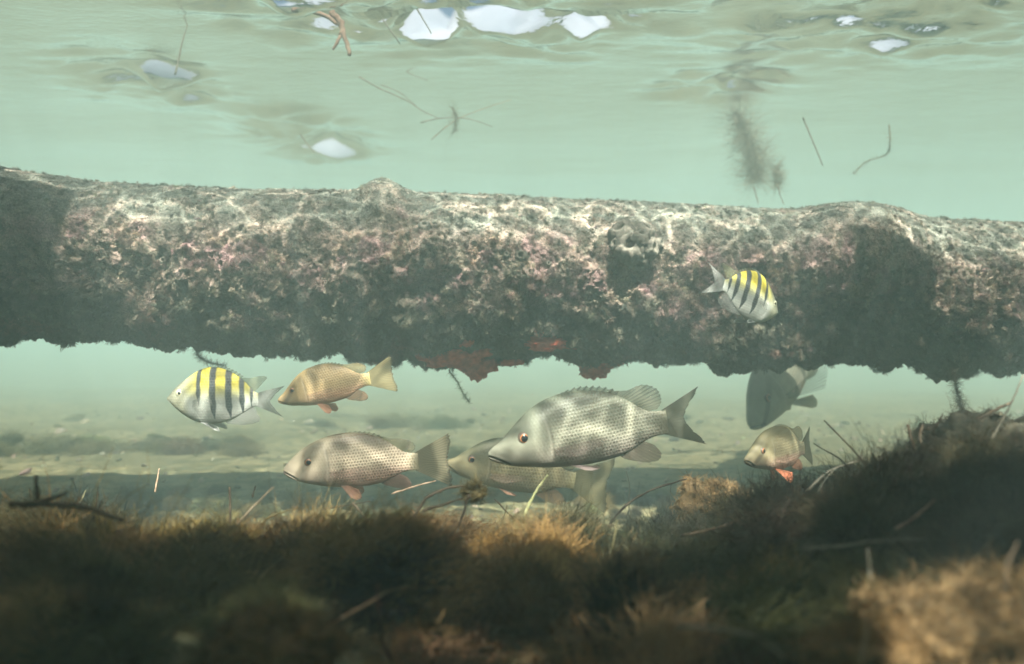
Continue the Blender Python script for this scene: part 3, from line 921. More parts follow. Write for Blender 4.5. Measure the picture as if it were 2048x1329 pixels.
# skins
S_big = snapper_skin("skin_big_silver", (.075, .09, .066), (.245, .255, .20), (.30, .275, .24), spot=(.085, .08, .055), rows=55, tailc=(.12, .125, .09))
S_left = snapper_skin("skin_pale_spotted", (.095, .085, .055), (.39, .345, .26), (.34, .28, .225), spot=(.10, .065, .04), spots=1.35, rows=46, tailc=(.25, .23, .15), stripe=.3, warm=(.48, .32, .25))
S_gold = snapper_skin("skin_gold_spotted", (.065, .075, .048), (.245, .215, .12), (.21, .18, .11), spot=(.085, .072, .036), rows=42, tailc=(.18, .17, .09))
S_brown = snapper_skin("skin_brown_lined", (.13, .10, .045), (.32, .24, .125), (.34, .24, .15), spot=(.11, .075, .04), rows=40, tailc=(.32, .27, .12), lines=.55, spots=.5, stripe=.5, warm=(.46, .26, .16))
S_small = snapper_skin("skin_olive_lined", (.095, .09, .045), (.28, .25, .15), (.32, .23, .18), spot=(.09, .075, .04), rows=40, lines=.4, spots=.5, stripe=.65, warm=(.42, .24, .18))
S_dark = snapper_skin("skin_dusky", (.14, .155, .12), (.27, .28, .215), (.36, .35, .27), spot=(.08, .08, .05), rows=40, spots=.4, stripe=.9)
S_serg = sergeant_skin("skin_barred_yellow")
def finset(tag_, dorsal, tailc, anal, pelvic, pect, a=.55):
    return dict(dorsal=fin_skin("fin_dorsal_" + tag_, dorsal, tuple(c * .30 for c in dorsal), a * .6, edge=tuple(c * .4 for c in dorsal)),
                tail=fin_skin("fin_tail_" + tag_, tailc, tuple(c * .35 for c in tailc), min(.8, a + .05), edge=tuple(c * .5 for c in tailc)),
                anal=fin_skin("fin_anal_" + tag_, anal, tuple(c * .4 for c in anal), a * .8),
                pelvic=fin_skin("fin_pelvic_" + tag_, pelvic, tuple(c * .6 for c in pelvic), .62, tipcol=tuple(min(.9, c * 1.25) for c in pelvic)),
                pect=fin_skin("fin_pectoral_" + tag_, pect, tuple(c * .7 for c in pect), .10))
FN_big = finset("silver", (.20, .20, .14), (.13, .14, .10), (.26, .22, .17), (.46, .38, .35), (.40, .33, .28))
FN_left = finset("pale", (.27, .26, .16), (.27, .25, .16), (.32, .20, .155), (.48, .28, .19), (.42, .30, .24))
FN_gold = finset("gold", (.22, .20, .10), (.20, .19, .10), (.28, .20, .12), (.40, .24, .16), (.40, .28, .20))
FN_brown = finset("brown", (.30, .25, .11), (.30, .27, .14), (.36, .22, .12), (.55, .30, .19), (.40, .28, .17), a=.65)
FN_small = finset("olive", (.22, .19, .09), (.22, .21, .12), (.40, .18, .10), (.60, .24, .13), (.42, .30, .22), a=.65)
FN_dark = finset("dusky", (.12, .13, .09), (.16, .16, .11), (.2, .2, .12), (.34, .32, .2), (.16, .17, .12), a=.75)
FN_serg = finset("clear", (.34, .36, .22), (.34, .36, .33), (.33, .35, .32), (.42, .44, .42), (.40, .42, .36), a=.40)

D2R = math.radians
def mid_of(sn, tb, d):
    """place of the body centre (45 % back from the snout) for a fish seen side-on between two pixels"""
    return at(sn[0] + (tb[0] - sn[0]) * .45, sn[1] + (tb[1] - sn[1]) * .45, d), math.hypot(tb[0] - sn[0], tb[1] - sn[1]) / F * d

def side_fish(name, label, kind, sn, tb, d, skin, fins, yaw=0, roll=0, extra=0.0, facing=1, **kw):
    loc, SL = mid_of(sn, tb, d)
    SL = SL / max(.3, math.cos(D2R(yaw)))
    dx, dz = abs(tb[0] - sn[0]), (sn[1] - tb[1])            # dz > 0: tail higher than snout
    tilt = math.atan2(dz, dx) + extra
    # head to -x; a positive turn about +y lowers the tail
    if facing == 1: rot = (D2R(roll), -tilt, D2R(yaw))
    else: rot = (D2R(roll), -tilt, math.pi + D2R(yaw))
    return build_fish(name, label, kind, loc, SL, rot, skin, fins, **kw)

side_fish("snapper", "big silver-grey snapper with fine dark scale dots in the middle, facing left", 'snapper',
          (977, 899), (1341, 848), .92, S_big, FN_big, yaw=6, bend=.10, tail=(.235, .165, .13), pelvic_drop=.25, spread=.06)
side_fish("snapper", "pale spotted snapper with orange pelvic fin above the near weed, facing left", 'snapper',
          (570, 936), (836, 924), .98, S_left, FN_left, yaw=4, bend=-.05, tail=(.265, .205, .035), dorsal_up=.45, pelvic_drop=.9, spread=.04, shape=SNAP2)
side_fish("snapper", "golden spotted snapper half hidden behind the big silver one", 'snapper',
          (893, 921), (1150, 962), 1.22, S_gold, FN_gold, yaw=0, tail=(.30, .22, .05), dorsal_up=.3, pelvic_drop=.2, spread=.05)
side_fish("snapper", "small golden-brown snapper with pale tail just under the pile, head down", 'snapper',
          (553, 798), (742, 757), 1.17, S_brown, FN_brown, yaw=-8, bend=.06, tail=(.27, .19, .03), dorsal_up=.6, pelvic_drop=1.0, spread=.05)
side_fish("snapper", "small olive snapper turned towards us with bright orange pelvic fin at right", 'snapper',
          (1472, 906), (1645, 908), 1.10, S_small, FN_small, yaw=36, roll=-4, bend=.25, tail=(.25, .20, .05), pelvic_drop=1.15, spread=.05)
build_fish("snapper", "dusky dark snapper coming head-on from behind the underside of the pile", 'snapper',
           at(1560, 766, 1.80), .33, (D2R(-12), D2R(-30), D2R(44)), S_dark, FN_dark, bend=.2, spread=.26, shape=SNAP2, pect=1.0)
side_fish("sergeant_major", "black-barred yellow-backed fish under the left part of the pile, facing left", 'sergeant',
          (333, 798), (519, 800), 1.16, S_serg, FN_serg, yaw=-4, tail=(.29, .17, .16), dorsal_up=.5, spread=.06)
side_fish("sergeant_major", "black-barred yellow-backed fish in front of the pile at right, facing right", 'sergeant',
          (1566, 622), (1440, 578), 1.10, S_serg, FN_serg, yaw=36, facing=-1, bend=-.15, tail=(.30, .20, .16), dorsal_up=.6, spread=.06)
# ================================================================== WEED, SPONGE AND RUBBLE
rng = np.random.default_rng(21)
M_weed = leafy("weed_strands")
M_chip = None
k = NT("shell_chip")
c = k.attr("tint", typ='INSTANCER'); n = k.noise(k.geo(), 300, 3)
M_chip = k.done(k.bsdf(k.mix(k.ramp(n, .3, .7), k.mix(1, c, (.6, .6, .55), 'MULTIPLY'), c), .8, .2))

def puff(n, **kw):
    return filaments(n, rng, **kw)
P_puffs = [proto("puff_round", *puff(2200, length=.45, width=.011, curl=.70, base=.50, up=.10), M_weed),
           proto("puff_tall", *puff(1500, length=.75, width=.011, curl=.60, base=.38, up=.45, spread=(.9, .9, 1.0)), M_weed),
           proto("puff_mat", *puff(2000, length=.55, width=.011, curl=.75, base=.60, up=.05, spread=(1.2, 1.2, .6)), M_weed),
           proto("puff_wisp", *puff(160, length=1.0, width=.014, curl=.28, base=.35, up=.4), M_weed)]

def lobes(n, seed):
    """knobbly little cushion of leafy lobes"""
    r = np.random.default_rng(seed); parts = []
    for i in range(n):
        d = r.normal(size=3); d[2] = abs(d[2]) + .2; d /= np.linalg.norm(d)
        p = d * .45 * r.random() ** .4; L = .28 + .25 * r.random()
        q = p + d * L + r.normal(size=3) * .10; s = q + d * L * .7 + r.normal(size=3) * .12
        parts.append(tube([p, (p + q) / 2, q, s], [.07, .085, .07, .03], 5))
    return merge(parts)
P_lobes = [proto("cushion_a", *lobes(26, 1), M_weed), proto("cushion_b", *lobes(34, 2), M_weed)]

def jitter(c, n, dv=.25, dh=.08):
    c = np.tile(np.array(c, float), (n, 1)) * (1 + dv * rng.normal(size=(n, 1))) * (1 + dh * rng.normal(size=(n, 3)))
    return np.concatenate([np.clip(c, .008, .9), np.ones((n, 1))], 1)

# ---- matted weed over the near bank
N1 = 3300
xs = rng.uniform(-1.25, 1.25, N1); ys = rng.uniform(.13, 1.62, N1)
keep = (np.abs(xs) < .25 + .72 * ys)
xs, ys = xs[keep], ys[keep]
zs = bed_z(xs, ys)
bare = fbm(np.stack([xs, ys, 0 * xs], -1) * 5, 3, 91)
far = sstep(1.0, 1.6, ys)
keep = rng.random(len(xs)) < 1 - far * (.45 + .6 * sstep(-.2, .3, bare)) - .45 * sstep(.9, 1.1, ys) * sstep(-.05, .3, bare)
xs, ys, zs = xs[keep], ys[keep], zs[keep]
n = len(xs)
size = rng.uniform(.030, .065, n) * (1 - .5 * sstep(.8, 1.2, ys)) * np.where(ys < .42, .7, 1) * np.where(ys < .25, .6, 1)
kinds = rng.choice(6, n, p=[.38, .20, .31, .11, 0, 0])
size = np.where(kinds >= 4, size * .6, size)
tint = jitter((.165, .122, .050), n, .55)
gold = fbm(np.stack([xs, ys, 0 * xs], -1) * 4, 2, 92) > .12
tint[gold, :3] = jitter((.24, .165, .075), int(gold.sum()), .25)[:, :3]
green = fbm(np.stack([xs, ys, 0 * xs], -1) * 6, 2, 93) > .22
tint[green, :3] = jitter((.10, .105, .042), int(green.sum()), .3)[:, :3]
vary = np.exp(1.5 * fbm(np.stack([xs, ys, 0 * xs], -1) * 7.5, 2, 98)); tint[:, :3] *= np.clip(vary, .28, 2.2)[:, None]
shaded_ = (xs > .12 + .12 * fbm(np.stack([xs, ys, 0 * xs], -1) * 4, 2, 94)) & (ys > .48); tint[shaded_, :3] = jitter((.060, .056, .036), int(shaded_.sum()), .4)[:, :3]  # right bank tinted darker, its shade put into the colour
lit_ = (~shaded_) & (ys > .72) & (rng.random(n) < .55); tint[lit_, :3] = jitter((.23, .195, .10), int(lit_.sum()), .3)[:, :3]  # paler tint paints the bank crest as sunlit
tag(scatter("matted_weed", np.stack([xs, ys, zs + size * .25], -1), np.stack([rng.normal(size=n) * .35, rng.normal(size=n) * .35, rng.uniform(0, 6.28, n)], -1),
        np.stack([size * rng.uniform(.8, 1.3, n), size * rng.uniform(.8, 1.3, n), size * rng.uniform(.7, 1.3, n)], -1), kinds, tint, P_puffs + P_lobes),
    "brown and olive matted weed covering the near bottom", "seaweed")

# ---- dead stalks and grass blades tangled in the matted weed
def stalk(seed):
    r = np.random.default_rng(seed); p = np.zeros(3); d = np.array([.3, .1, 1.0]); pts_ = []
    for i in range(8):
        pts_.append(tuple(p)); d = d + r.normal(size=3) * .16; d /= np.linalg.norm(d); p = p + d / 7
    return tube(pts_, np.linspace(.022, .009, 8) * (1 + .15 * r.normal(size=8)), 5)
P_stalk = [proto("stalk", *stalk(i), M_weed) for i in range(5)]
ns_ = 330
xs2 = rng.uniform(-.9, .9, ns_); ys2 = rng.uniform(.33, 1.45, ns_)
kp = np.abs(xs2) < .2 + .66 * ys2; xs2, ys2 = xs2[kp], ys2[kp]; ns_ = len(xs2)
sz2 = rng.uniform(.03, .085, ns_)
tn2 = jitter((.075, .058, .034), ns_, .4); pl = rng.random(ns_) < .35; tn2[pl, :3] = jitter((.30, .25, .15), int(pl.sum()), .25)[:, :3]
tag(scatter("stalk_litter", np.stack([xs2, ys2, bed_z(xs2, ys2) + .012], -1), np.stack([rng.normal(size=ns_) * .8, rng.normal(size=ns_) * .8, rng.uniform(0, 6.28, ns_)], -1),
        np.stack([sz2 * .8, sz2 * .8, sz2], -1), rng.choice(5, ns_), tn2, P_stalk), "thin dead stalks and blades tangled in the near weed", "litter")

# ---- tufts standing on the sand further out
N2 = 420
xs = rng.uniform(-3.2, 3.2, N2); ys = 1.1 + 2.4 * rng.random(N2) ** 1.3
cl = fbm(np.stack([xs, ys * 1.6, 0 * xs], -1) * 1.7, 3, 95)
keep = rng.random(N2) < sstep(-.05, .30, cl) * .9 + .10
xs, ys = xs[keep], ys[keep]
ex = np.concatenate([np.array(q) for q in ([-1.28, -1.2, -1.33, -1.1, -1.2, -1.42], [-.85, -.80, -.9, -.95, -.76, -.7], [-.45, -.38, -.3, -.25, -.2, -.33])])
ey = np.concatenate([np.array(q) for q in ([2.3, 2.35, 2.2, 2.25, 2.45, 2.4], [2.2, 2.3, 2.25, 2.3, 2.35, 2.2], [2.9, 2.95, 2.8, 2.85, 2.9, 3.0])])
xs, ys = np.concatenate([xs, ex]), np.concatenate([ys, ey])
n = len(xs)
size = rng.uniform(.02, .060, n); size[-18:] = rng.uniform(.05, .085, 18)
tint = jitter((.165, .165, .085), n, .2)
tag(scatter("sand_tufts", np.stack([xs, ys, bed_z(xs, ys) + size * .15], -1), np.stack([rng.normal(size=n) * .2, rng.normal(size=n) * .2, rng.uniform(0, 6.28, n)], -1),
        size[:, None] * np.array([1.3, 1.3, .7]), rng.choice(4, n, p=[.3, .2, .45, .05]), tint, P_puffs), "olive weed tufts scattered over the hazy sand", "seaweed")

# ---- shell grit and rubble on the sand
def chip(seed):
    r = np.random.default_rng(seed)
    V = []
    for i, zc in enumerate((-.25, .15, .4)):
        m = 6
        for j in range(m):
            a = 2 * math.pi * j / m + r.random() * .5
            rr = (.8, 1.0, .5)[i] * (.7 + .5 * r.random())
            V.append((math.cos(a) * rr, math.sin(a) * rr * .7, zc + r.normal() * .06))
    Fc = []
    for i in range(2):
        for j in range(6):
            j2 = (j + 1) % 6
            Fc.append((i * 6 + j, i * 6 + j2, (i + 1) * 6 + j2, (i + 1) * 6 + j))
    Fc += [(5, 4, 3, 2, 1, 0), (12, 13, 14, 15, 16, 17)]
    return V, Fc
P_chips = [proto("chip", *chip(i), M_chip, smooth=False) for i in range(4)]
N3 = 5200
xs = rng.uniform(-2.4, 2.4, N3); ys = .95 + 3.0 * rng.random(N3) ** 1.7
cl = fbm(np.stack([xs, ys, 0 * xs], -1) * 2.6, 3, 97)
keep = rng.random(N3) < .18 + sstep(-.05, .35, cl)
xs, ys = xs[keep], ys[keep]; n = len(xs)
size = rng.uniform(.003, .010, n) * (1 + 1.2 * (rng.random(n) > .93))
tint = jitter((.34, .31, .22), n, .3)
dk = rng.random(n) < .35; tint[dk, :3] *= .45
tag(scatter("shell_grit", np.stack([xs, ys, bed_z(xs, ys) + size * .2], -1), rng.normal(size=(n, 3)) * np.array([.5, .5, 3]),
        np.stack([size, size, size * rng.uniform(.4, .9, n)], -1), rng.choice(4, n), tint, P_chips), "pale shell grit and rubble lying on the sand", "rubble")

# ---- turf growing on the pile
def frond(n, seed, L=1.0, w=.05):
    """stiff little branching tuft"""
    r = np.random.default_rng(seed); parts = []
    for i in range(n):
        d = r.normal(size=3); d[2] = abs(d[2]) * .8 + .55; d /= np.linalg.norm(d)
        p0 = r.normal(size=3) * np.array([.18, .18, 0]); p1 = p0 + d * L * (.35 + .3 * r.random())
        parts.append(tube([p0, p1], [w, w * .8], 3))
        for q in range(2):
            e = d + r.normal(size=3) * .55; e /= np.linalg.norm(e)
            parts.append(tube([p1, p1 + e * L * (.3 + .3 * r.random())], [w * .9, w * .6], 3))
    return merge(parts)
P_turf = [proto("turf_a", *frond(16, 1), M_weed), proto("turf_b", *frond(22, 2, .8, .06), M_weed), proto("turf_c", *frond(14, 3, 1.2, .04), M_weed),
          proto("turf_fuzz", *puff(160, length=.9, width=.05, curl=.4, base=.3, up=.6, dome=True, seg=4), M_weed), P_lobes[0]]
vis = np.where((Nrm[:, 1] < .55) & (P1p[0] > -80) & (P1p[0] < 2130))[0]
wgt = (.25 + low[vis]) * (.25 + sstep(-.1, .35, z1[vis] + .5 * z2[vis])) * np.where(Nrm[vis, 2] < -.7, .12, 1)
pick = rng.choice(vis, 9500, p=wgt / wgt.sum(), replace=False)
n = len(pick)
nv = crust_n[pick] + rng.normal(size=(n, 3)) * .25
eul = np.array([tuple(Vector(v).to_track_quat('Z', 'Y').to_euler()) for v in nv])
size = rng.uniform(.004, .0105, n) * (.55 + .6 * low[pick])
kinds = rng.choice(5, n, p=[.27, .27, .2, .16, .10])
tint = np.ones((n, 4)); tint[:, :3] = np.clip(colr[pick] * (1.05 + .3 * rng.normal(size=(n, 1))) * (1 + .06 * rng.normal(size=(n, 3))), .015, .8)
turf = scatter("turf", P1[pick] - crust_n[pick] * .001, eul, np.repeat(size[:, None], 3, 1), kinds, tint, P_turf)
in_pile(turf)

# ---- red sponge, barnacles, hanging weed: grown on to the pile
k = NT("red_sponge")
p_ = k.objc(); n_ = k.noise(k.geo(), 120, 4, .6)
c = k.mix(k.ramp(n_, .3, .7), (.26, .045, .028), (.52, .11, .06))
M_sponge = k.done(k.bsdf(c, .85, .2, k.bump(n_, .8, .004)))
def lump_mesh(name, centre, r, mat, seed, amp=.3, freq=1.6, fine=.10, nu=36, nv_=26, squash=(1, 1, 1), attrs=None):
    a = np.linspace(0, 2 * math.pi, nu, endpoint=False); b = np.linspace(-math.pi / 2 + .02, math.pi / 2 - .02, nv_)
    A, B = np.meshgrid(b, a, indexing='ij')
    D = np.stack([np.cos(A) * np.cos(B), np.cos(A) * np.sin(B), np.sin(A)], -1).reshape(-1, 3)
    q = D * freq + seed * 7.1
    rr = 1 + amp * fbm(q, 3, seed) + fine * fbm(q * 5, 3, seed + 3) - .5 * amp * np.clip(.4 - worley(q * 1.6, seed + 5)[0], 0, 1)
    V = D * rr[:, None] * r * np.array(squash) + np.array(centre)
    return mesh_data(name, V, grid_faces(nv_, nu, True), mat)
def sponge(px, py, r, seed, squash=(1.2, .7, .8)):
    i = pile_at(px, py)
    c = P1[i] - Nrm[i] * r * .35
    o = in_pile(obj("red_sponge", lump_mesh("red_sponge", c, r, M_sponge, seed, .55, 2.2, .22, squash=squash)))
    o["label"] = "red encrusting sponge"
for i, (px, py, r, sq) in enumerate(((905, 712, .030, (1.7, .7, .8)), (952, 740, .028, (1.2, .7, 1.1)), (1100, 693, .020, (2.0, .6, .6)), (1190, 738, .024, (1.2, .7, 1.0)),
                                     (880, 728, .016, (1.5, .7, .7)), (930, 690, .010, (1.3, .7, .7)), (1020, 728, .012, (1.8, .7, .6)), (1078, 668, .008, (1, .7, 1)), (1140, 712, .012, (1.8, .7, .6)), (1225, 728, .010, (1.5, .7, .8)))):
    sponge(px, py, r, 30 + i, sq)

k = NT("barnacle_shell"); n_ = k.noise(k.geo(), 180, 4)
M_barn = k.done(k.bsdf(k.mix(k.ramp(n_, .3, .7), (.075, .075, .058), (.16, .15, .12)), .85, .2, k.bump(n_, .6, .003)))
def barnacle(r, hh, seed, ribs=9, wall=.72):
    """open volcano-shaped shell: outside, rim and hollow inside"""
    rr = np.random.default_rng(seed); seg = ribs * 2; V = []
    prof_ = ((1.0, 0), (.95, .3), (.85, .62), (.66, .90), (.42, .95), (.34, .7), (.24, .35), (.02, .3))
    wob = 1 + .12 * rr.normal(size=seg)
    for q, z in prof_:
        for j in range(seg):
            a = 2 * math.pi * j / seg
            f = (1 + .10 * (-1) ** j * (q > .5)) * wob[j] ** (q > .5)
            V.append((r * q * f * math.cos(a), r * q * f * math.sin(a), hh * z * (1 + .08 * (q > .5) * (wob[j] - 1) * 4)))
    Fc = []
    for i in range(len(prof_) - 1):
        for j in range(seg):
            j2 = (j + 1) % seg
            Fc.append((i * seg + j, i * seg + j2, (i + 1) * seg + j2, (i + 1) * seg + j))
    return V, Fc
barn_me = [mesh_data("barnacle", *barnacle(1, 1.1, s), M_barn) for s in range(4)]
def place_barnacle(px, py, r, lift=0.0, tilt=None):
    i = pile_at(px, py)
    o = in_pile(obj("barnacle", barn_me[int(rng.integers(4))]))
    nv_ = Vector(Nrm[i]) * .8 + Vector(crust_n[i]) * .3
    if tilt: nv_ = nv_ + Vector(tilt)
    o.location = Vector(P1[i]) - Vector(Nrm[i]) * r * .25 + Vector(Nrm[i]) * lift
    o.rotation_euler = nv_.to_track_quat('Z', 'Y').to_euler()
    o.scale = (r, r, r)
for px, py, r, lift, tl in ((1252, 468, .021, -.006, (-.5, 0, .6)), (1290, 466, .015, -.002, (.6, 0, .7)), (1262, 498, .023, .002, (-.2, -.2, .5)), (1294, 500, .016, .004, (.8, 0, .2)),
                            (1238, 494, .012, .002, (-.9, 0, .3)), (1312, 488, .010, .0, (1.2, 0, .1)), (1278, 484, .012, .010, (.1, 0, .9)), (1272, 516, .017, .0, (.3, 0, -.9))):
    place_barnacle(px, py, r, lift, tl)
for q in range(14):
    px = rng.uniform(60, 2000); py = rng.uniform(430, 660) + (px - 1000) * .02
    place_barnacle(px, py, rng.uniform(.004, .007))
for px, py in ((1042, 512), (850, 455)):
    place_barnacle(px, py, rng.uniform(.010, .014))

def weed_strand(name, label, pix, ds, n_fil, size, tint_, seed, parent=None, stem_r=.0012, cat="seaweed", fw=.0007):
    """a stalk with fluffy side growth, following a line of points"""
    r = np.random.default_rng(seed)
    pts = smooth_path([at(p[0], p[1], d) for p, d in zip(pix, ds)], 24)
    mat = leafy(name + "_tissue_" + str(seed), (*tint_, 1), scale=150)
    v1, f1 = tube(pts, np.linspace(stem_r, stem_r * .5, len(pts)), 6)
    P = np.array([tuple(p) for p in pts])
    c = P[r.integers(0, len(P), n_fil)]
    d = r.normal(size=(n_fil, 3)); d /= np.linalg.norm(d, axis=1)[:, None]
    Vs = np.zeros((n_fil, 5, 2, 3)); pos_ = c.copy(); sd = np.cross(d, r.normal(size=(n_fil, 3))); sd /= np.linalg.norm(sd, axis=1)[:, None]
    ln = size * (.3 + .9 * r.random((n_fil, 1)))
    for kq in range(5):
        w = fw * (1 - .16 * kq)
        Vs[:, kq, 0] = pos_ - sd * w * .5; Vs[:, kq, 1] = pos_ + sd * w * .5
        d = d + r.normal(size=d.shape) * .45; d /= np.linalg.norm(d, axis=1)[:, None]
        pos_ = pos_ + d * ln / 4
    b = (np.arange(n_fil)[:, None] * 10 + np.arange(4)[None, :] * 2)
    Fq = np.stack([b, b + 1, b + 3, b + 2], -1).reshape(-1, 4)
    root = empty(name, tuple(pts[0]))
    if parent is None: tag(root, label, cat)
    inv = Matrix.Translation(-pts[0])
    for nm, (vv, ff) in (("stem", (v1, f1)), ("fluff", (Vs.reshape(-1, 3), Fq))):
        vv = np.array([tuple(q) for q in vv]) - np.array(tuple(pts[0]))
        obj(nm, mesh_data(nm, vv, ff, mat), root)
    if parent is not None:
        root.parent = parent; root.matrix_parent_inverse = Matrix.Translation(-Vector(cen[4]))
        root["label"] = label
    return root
weed_strand("hanging_weed", "dark green weed strand hanging under the pile", [(898, 742), (915, 765), (928, 790), (938, 805)], [1.36] * 4, 260, .010, (.06, .085, .045), 3, parent=pile)
weed_strand("hanging_weed", "tapering dark weed beard hanging under the right part of the pile", [(1905, 740), (1912, 770), (1918, 795), (1924, 818)], [1.40] * 4, 700, .018, (.085, .07, .045), 4, parent=pile)
weed_strand("hanging_weed", "brown weed tuft under the left part of the pile", [(392, 700), (400, 715), (420, 726), (450, 732)], [1.33] * 4, 420, .012, (.11, .09, .06), 5, parent=pile)
# pale veil of weed drifting on the surface above the right part of the pile
weed_strand("drifting_weed", "hazy clump of drifting weed hanging above the right half of the pile", [(1470, 225), (1490, 270), (1505, 305), (1508, 335), (1512, 360)], [2.1] * 5, 2000, .078, (.30, .28, .20), 6, stem_r=.002, fw=.0012)
weed_strand("drifting_weed", "small pale weed tuft beside the big drifting clump", [(1556, 330), (1553, 352), (1556, 372)], [2.1] * 3, 380, .042, (.30, .28, .20), 7, fw=.0012)
weed_strand("drifting_weed", "thin pale weed spray floating near the surface at upper right", [(1778, 250), (1780, 285), (1772, 310), (1730, 325), (1708, 348)], [1.8] * 5, 220, .012, (.24, .22, .15), 8)
weed_strand("drifting_weed", "wispy crossed weed sprig floating near the surface, upper middle", [(905, 215), (912, 240), (908, 265)], [1.7] * 3, 160, .030, (.20, .19, .13), 9)

# ---- single stems, blades and twigs
def bark(name, c1, c2, scale=160):
    k = NT(name); n_ = k.noise(k.geo(), scale, 4, .6)
    return k.done(k.bsdf(k.mix(k.ramp(n_, .3, .7), c1, c2), .8, .2, k.bump(n_, .5, .001)))
M_dark = bark("dark_stem", (.035, .028, .018), (.09, .07, .045))
M_tan = bark("tan_stem", (.20, .14, .085), (.42, .32, .22))
M_green = bark("green_blade", (.20, .23, .10), (.38, .40, .20))
M_grey = bark("grey_stem", (.12, .12, .09), (.22, .21, .16))
M_rust = bark("rusty_twig", (.14, .08, .05), (.34, .24, .17), 70)
def stem(name, label, pix, d, r, mat, cat, flat_=1.0, knots=0):
    ds = d if isinstance(d, (list, tuple)) else [d] * len(pix)
    path = smooth_path([at(p[0], p[1], q) for p, q in zip(pix, ds)], 18)
    o = path[0].copy()
    sd = sum(ord(ch) for ch in label)
    rr = np.random.default_rng(sd)
    rad_ = r * .72 * np.linspace(1, .55, 18) * (1 + .12 * rr.normal(size=18) + (knots * .5 * (rr.random(18) > .75)))
    pth = [(p - o) + Vector(tuple(rr.normal(size=3) * r * .10)) for p in path]
    v, f = tube(pth, rad_, 7)
    if flat_ != 1.0: v = [(p[0], p[1] * flat_ + pth[min(i // 7, 17)].y * (1 - flat_), p[2]) for i, p in enumerate(v)]
    ob = obj(name, mesh_data(name, v, f, mat)); ob.location = o
    return tag(ob, label, cat)
TW = "twig"; GR = "seagrass"
stem("stem", "long curved dark stem rising beside the tan weed lump", [(1210, 1085), (1222, 1045), (1260, 1005), (1310, 978), (1374, 958)], .92, .0022, M_dark, TW)
stem("stem", "straight dark stem standing upright in the weed at left", [(459, 1082), (460, 1030), (460, 975)], .80, .0022, M_dark, TW)
stem("seagrass_blade", "pale green blade in front of the golden snapper's tail", [(1048, 1032), (1068, 990), (1096, 950)], .88, .0026, M_green, GR, .35)
stem("seagrass_blade", "thin pinkish stalk below the pale spotted snapper's tail", [(783, 988), (830, 973), (872, 962)], .90, .0015, M_tan, GR)
stem("twig", "dark arched twig rooted in the weed left of the twig knot", [(820, 1050), (850, 1000), (890, 978), (930, 972)], .80, .0026, M_dark, TW)
stem("twig", "dark twig slanting up to the knot of weed in the middle", [(845, 1022), (890, 1008), (938, 992)], .79, .0020, M_dark, TW)
stem("twig", "short dark twig leaning down from the knot of weed", [(938, 990), (926, 1030), (912, 1068)], .78, .0022, M_dark, TW)
stem("twig", "short black sliver standing in the weed below the arched twig", [(874, 1075), (884, 1055), (896, 1036)], .76, .0020, M_dark, TW)
stem("twig", "dark red twig lying towards the rubble in the middle", [(1022, 1094), (1048, 1072), (1075, 1050)], .80, .0022, M_dark, TW)
stem("twig", "thin grey twig under the pale snapper's orange fin", [(640, 1020), (690, 1012), (740, 1003)], .86, .0012, M_dark, TW)
stem("twig", "thin forked dark twig right of the orange fin", [(705, 1005), (735, 1040), (765, 1065)], .84, .0016, M_dark, TW)
stem("twig", "thick blurred dark branch arching over the weed at far left", [(20, 1010), (100, 1008), (180, 1018), (246, 1042)], .55, .0030, M_dark, TW)
stem("stem", "blurred dark stub standing at the left edge", [(76, 1000), (73, 975), (72, 952)], .58, .0026, M_dark, TW)
stem("twig", "dark blurred twig running up left of the branch", [(60, 1012), (100, 998), (135, 985)], .58, .0022, M_dark, TW)
stem("twig", "grey twig leaning over the right bank below the small snapper", [(1612, 985), (1655, 945), (1690, 930), (1722, 922)], .82, .0022, M_grey, TW)
stem("twig", "second thin twig on the right bank", [(1636, 985), (1650, 960), (1670, 938)], .80, .0014, M_grey, TW)
stem("twig", "dark stick pointing up from the right bank towards the edge", [(1930, 852), (1975, 828), (2022, 806)], .74, .0028, M_dark, TW)
stem("seagrass_blade", "thin pale stalk rising at the right edge above the bank", [(1975, 890), (2005, 840), (2030, 790), (2046, 750)], .72, .0014, M_grey, GR)
stem("twig", "upright dark sprig on the crest of the right bank", [(1828, 900), (1820, 870), (1815, 850)], .74, .0026, M_dark, TW)
stem("twig", "second upright dark sprig on the crest of the right bank", [(1842, 895), (1840, 872), (1845, 850)], .74, .0020, M_dark, TW)
stem("twig", "dark red twig lying below the tan weed lump", [(1362, 1072), (1420, 1060), (1478, 1042)], .72, .0018, M_dark, TW)
stem("seagrass_blade", "long pale blurred stalk lying across the dark right bank", [(1600, 1098), (1680, 1092), (1760, 1082), (1850, 1078)], .52, .0013, M_grey, GR)
stem("seagrass_blade", "pale blurred stalk standing in the dark right bank", [(1740, 1160), (1738, 1128), (1736, 1098)], .46, .0014, M_grey, GR)
stem("twig", "reddish twig in the dark hollow of the right bank", [(1790, 1060), (1830, 1035), (1870, 1000)], .56, .0016, M_rust, TW)
stem("seagrass_blade", "pale stalk arching over the bottom weed right of the middle", [(1350, 1252), (1430, 1258), (1510, 1275), (1570, 1315)], .40, .0012, M_grey, GR)
stem("seagrass_blade", "tan stalk in the lit weed at the lower right corner", [(1722, 1328), (1730, 1280), (1745, 1230), (1800, 1190)], .38, .0011, M_tan, GR)
stem("seagrass_blade", "pale curved stalk at the right edge of the lit weed", [(2010, 1180), (2015, 1130), (2035, 1085)], .40, .0010, M_tan, GR)
stem("seagrass_blade", "pale short blade lit on the sand behind the left weed", [(310, 985), (314, 962), (318, 938)], 1.0, .0018, M_tan, GR)
stem("seagrass_blade", "small dark blade beside the upright stem at left", [(505, 995), (508, 982), (511, 972)], .95, .0016, M_dark, GR)
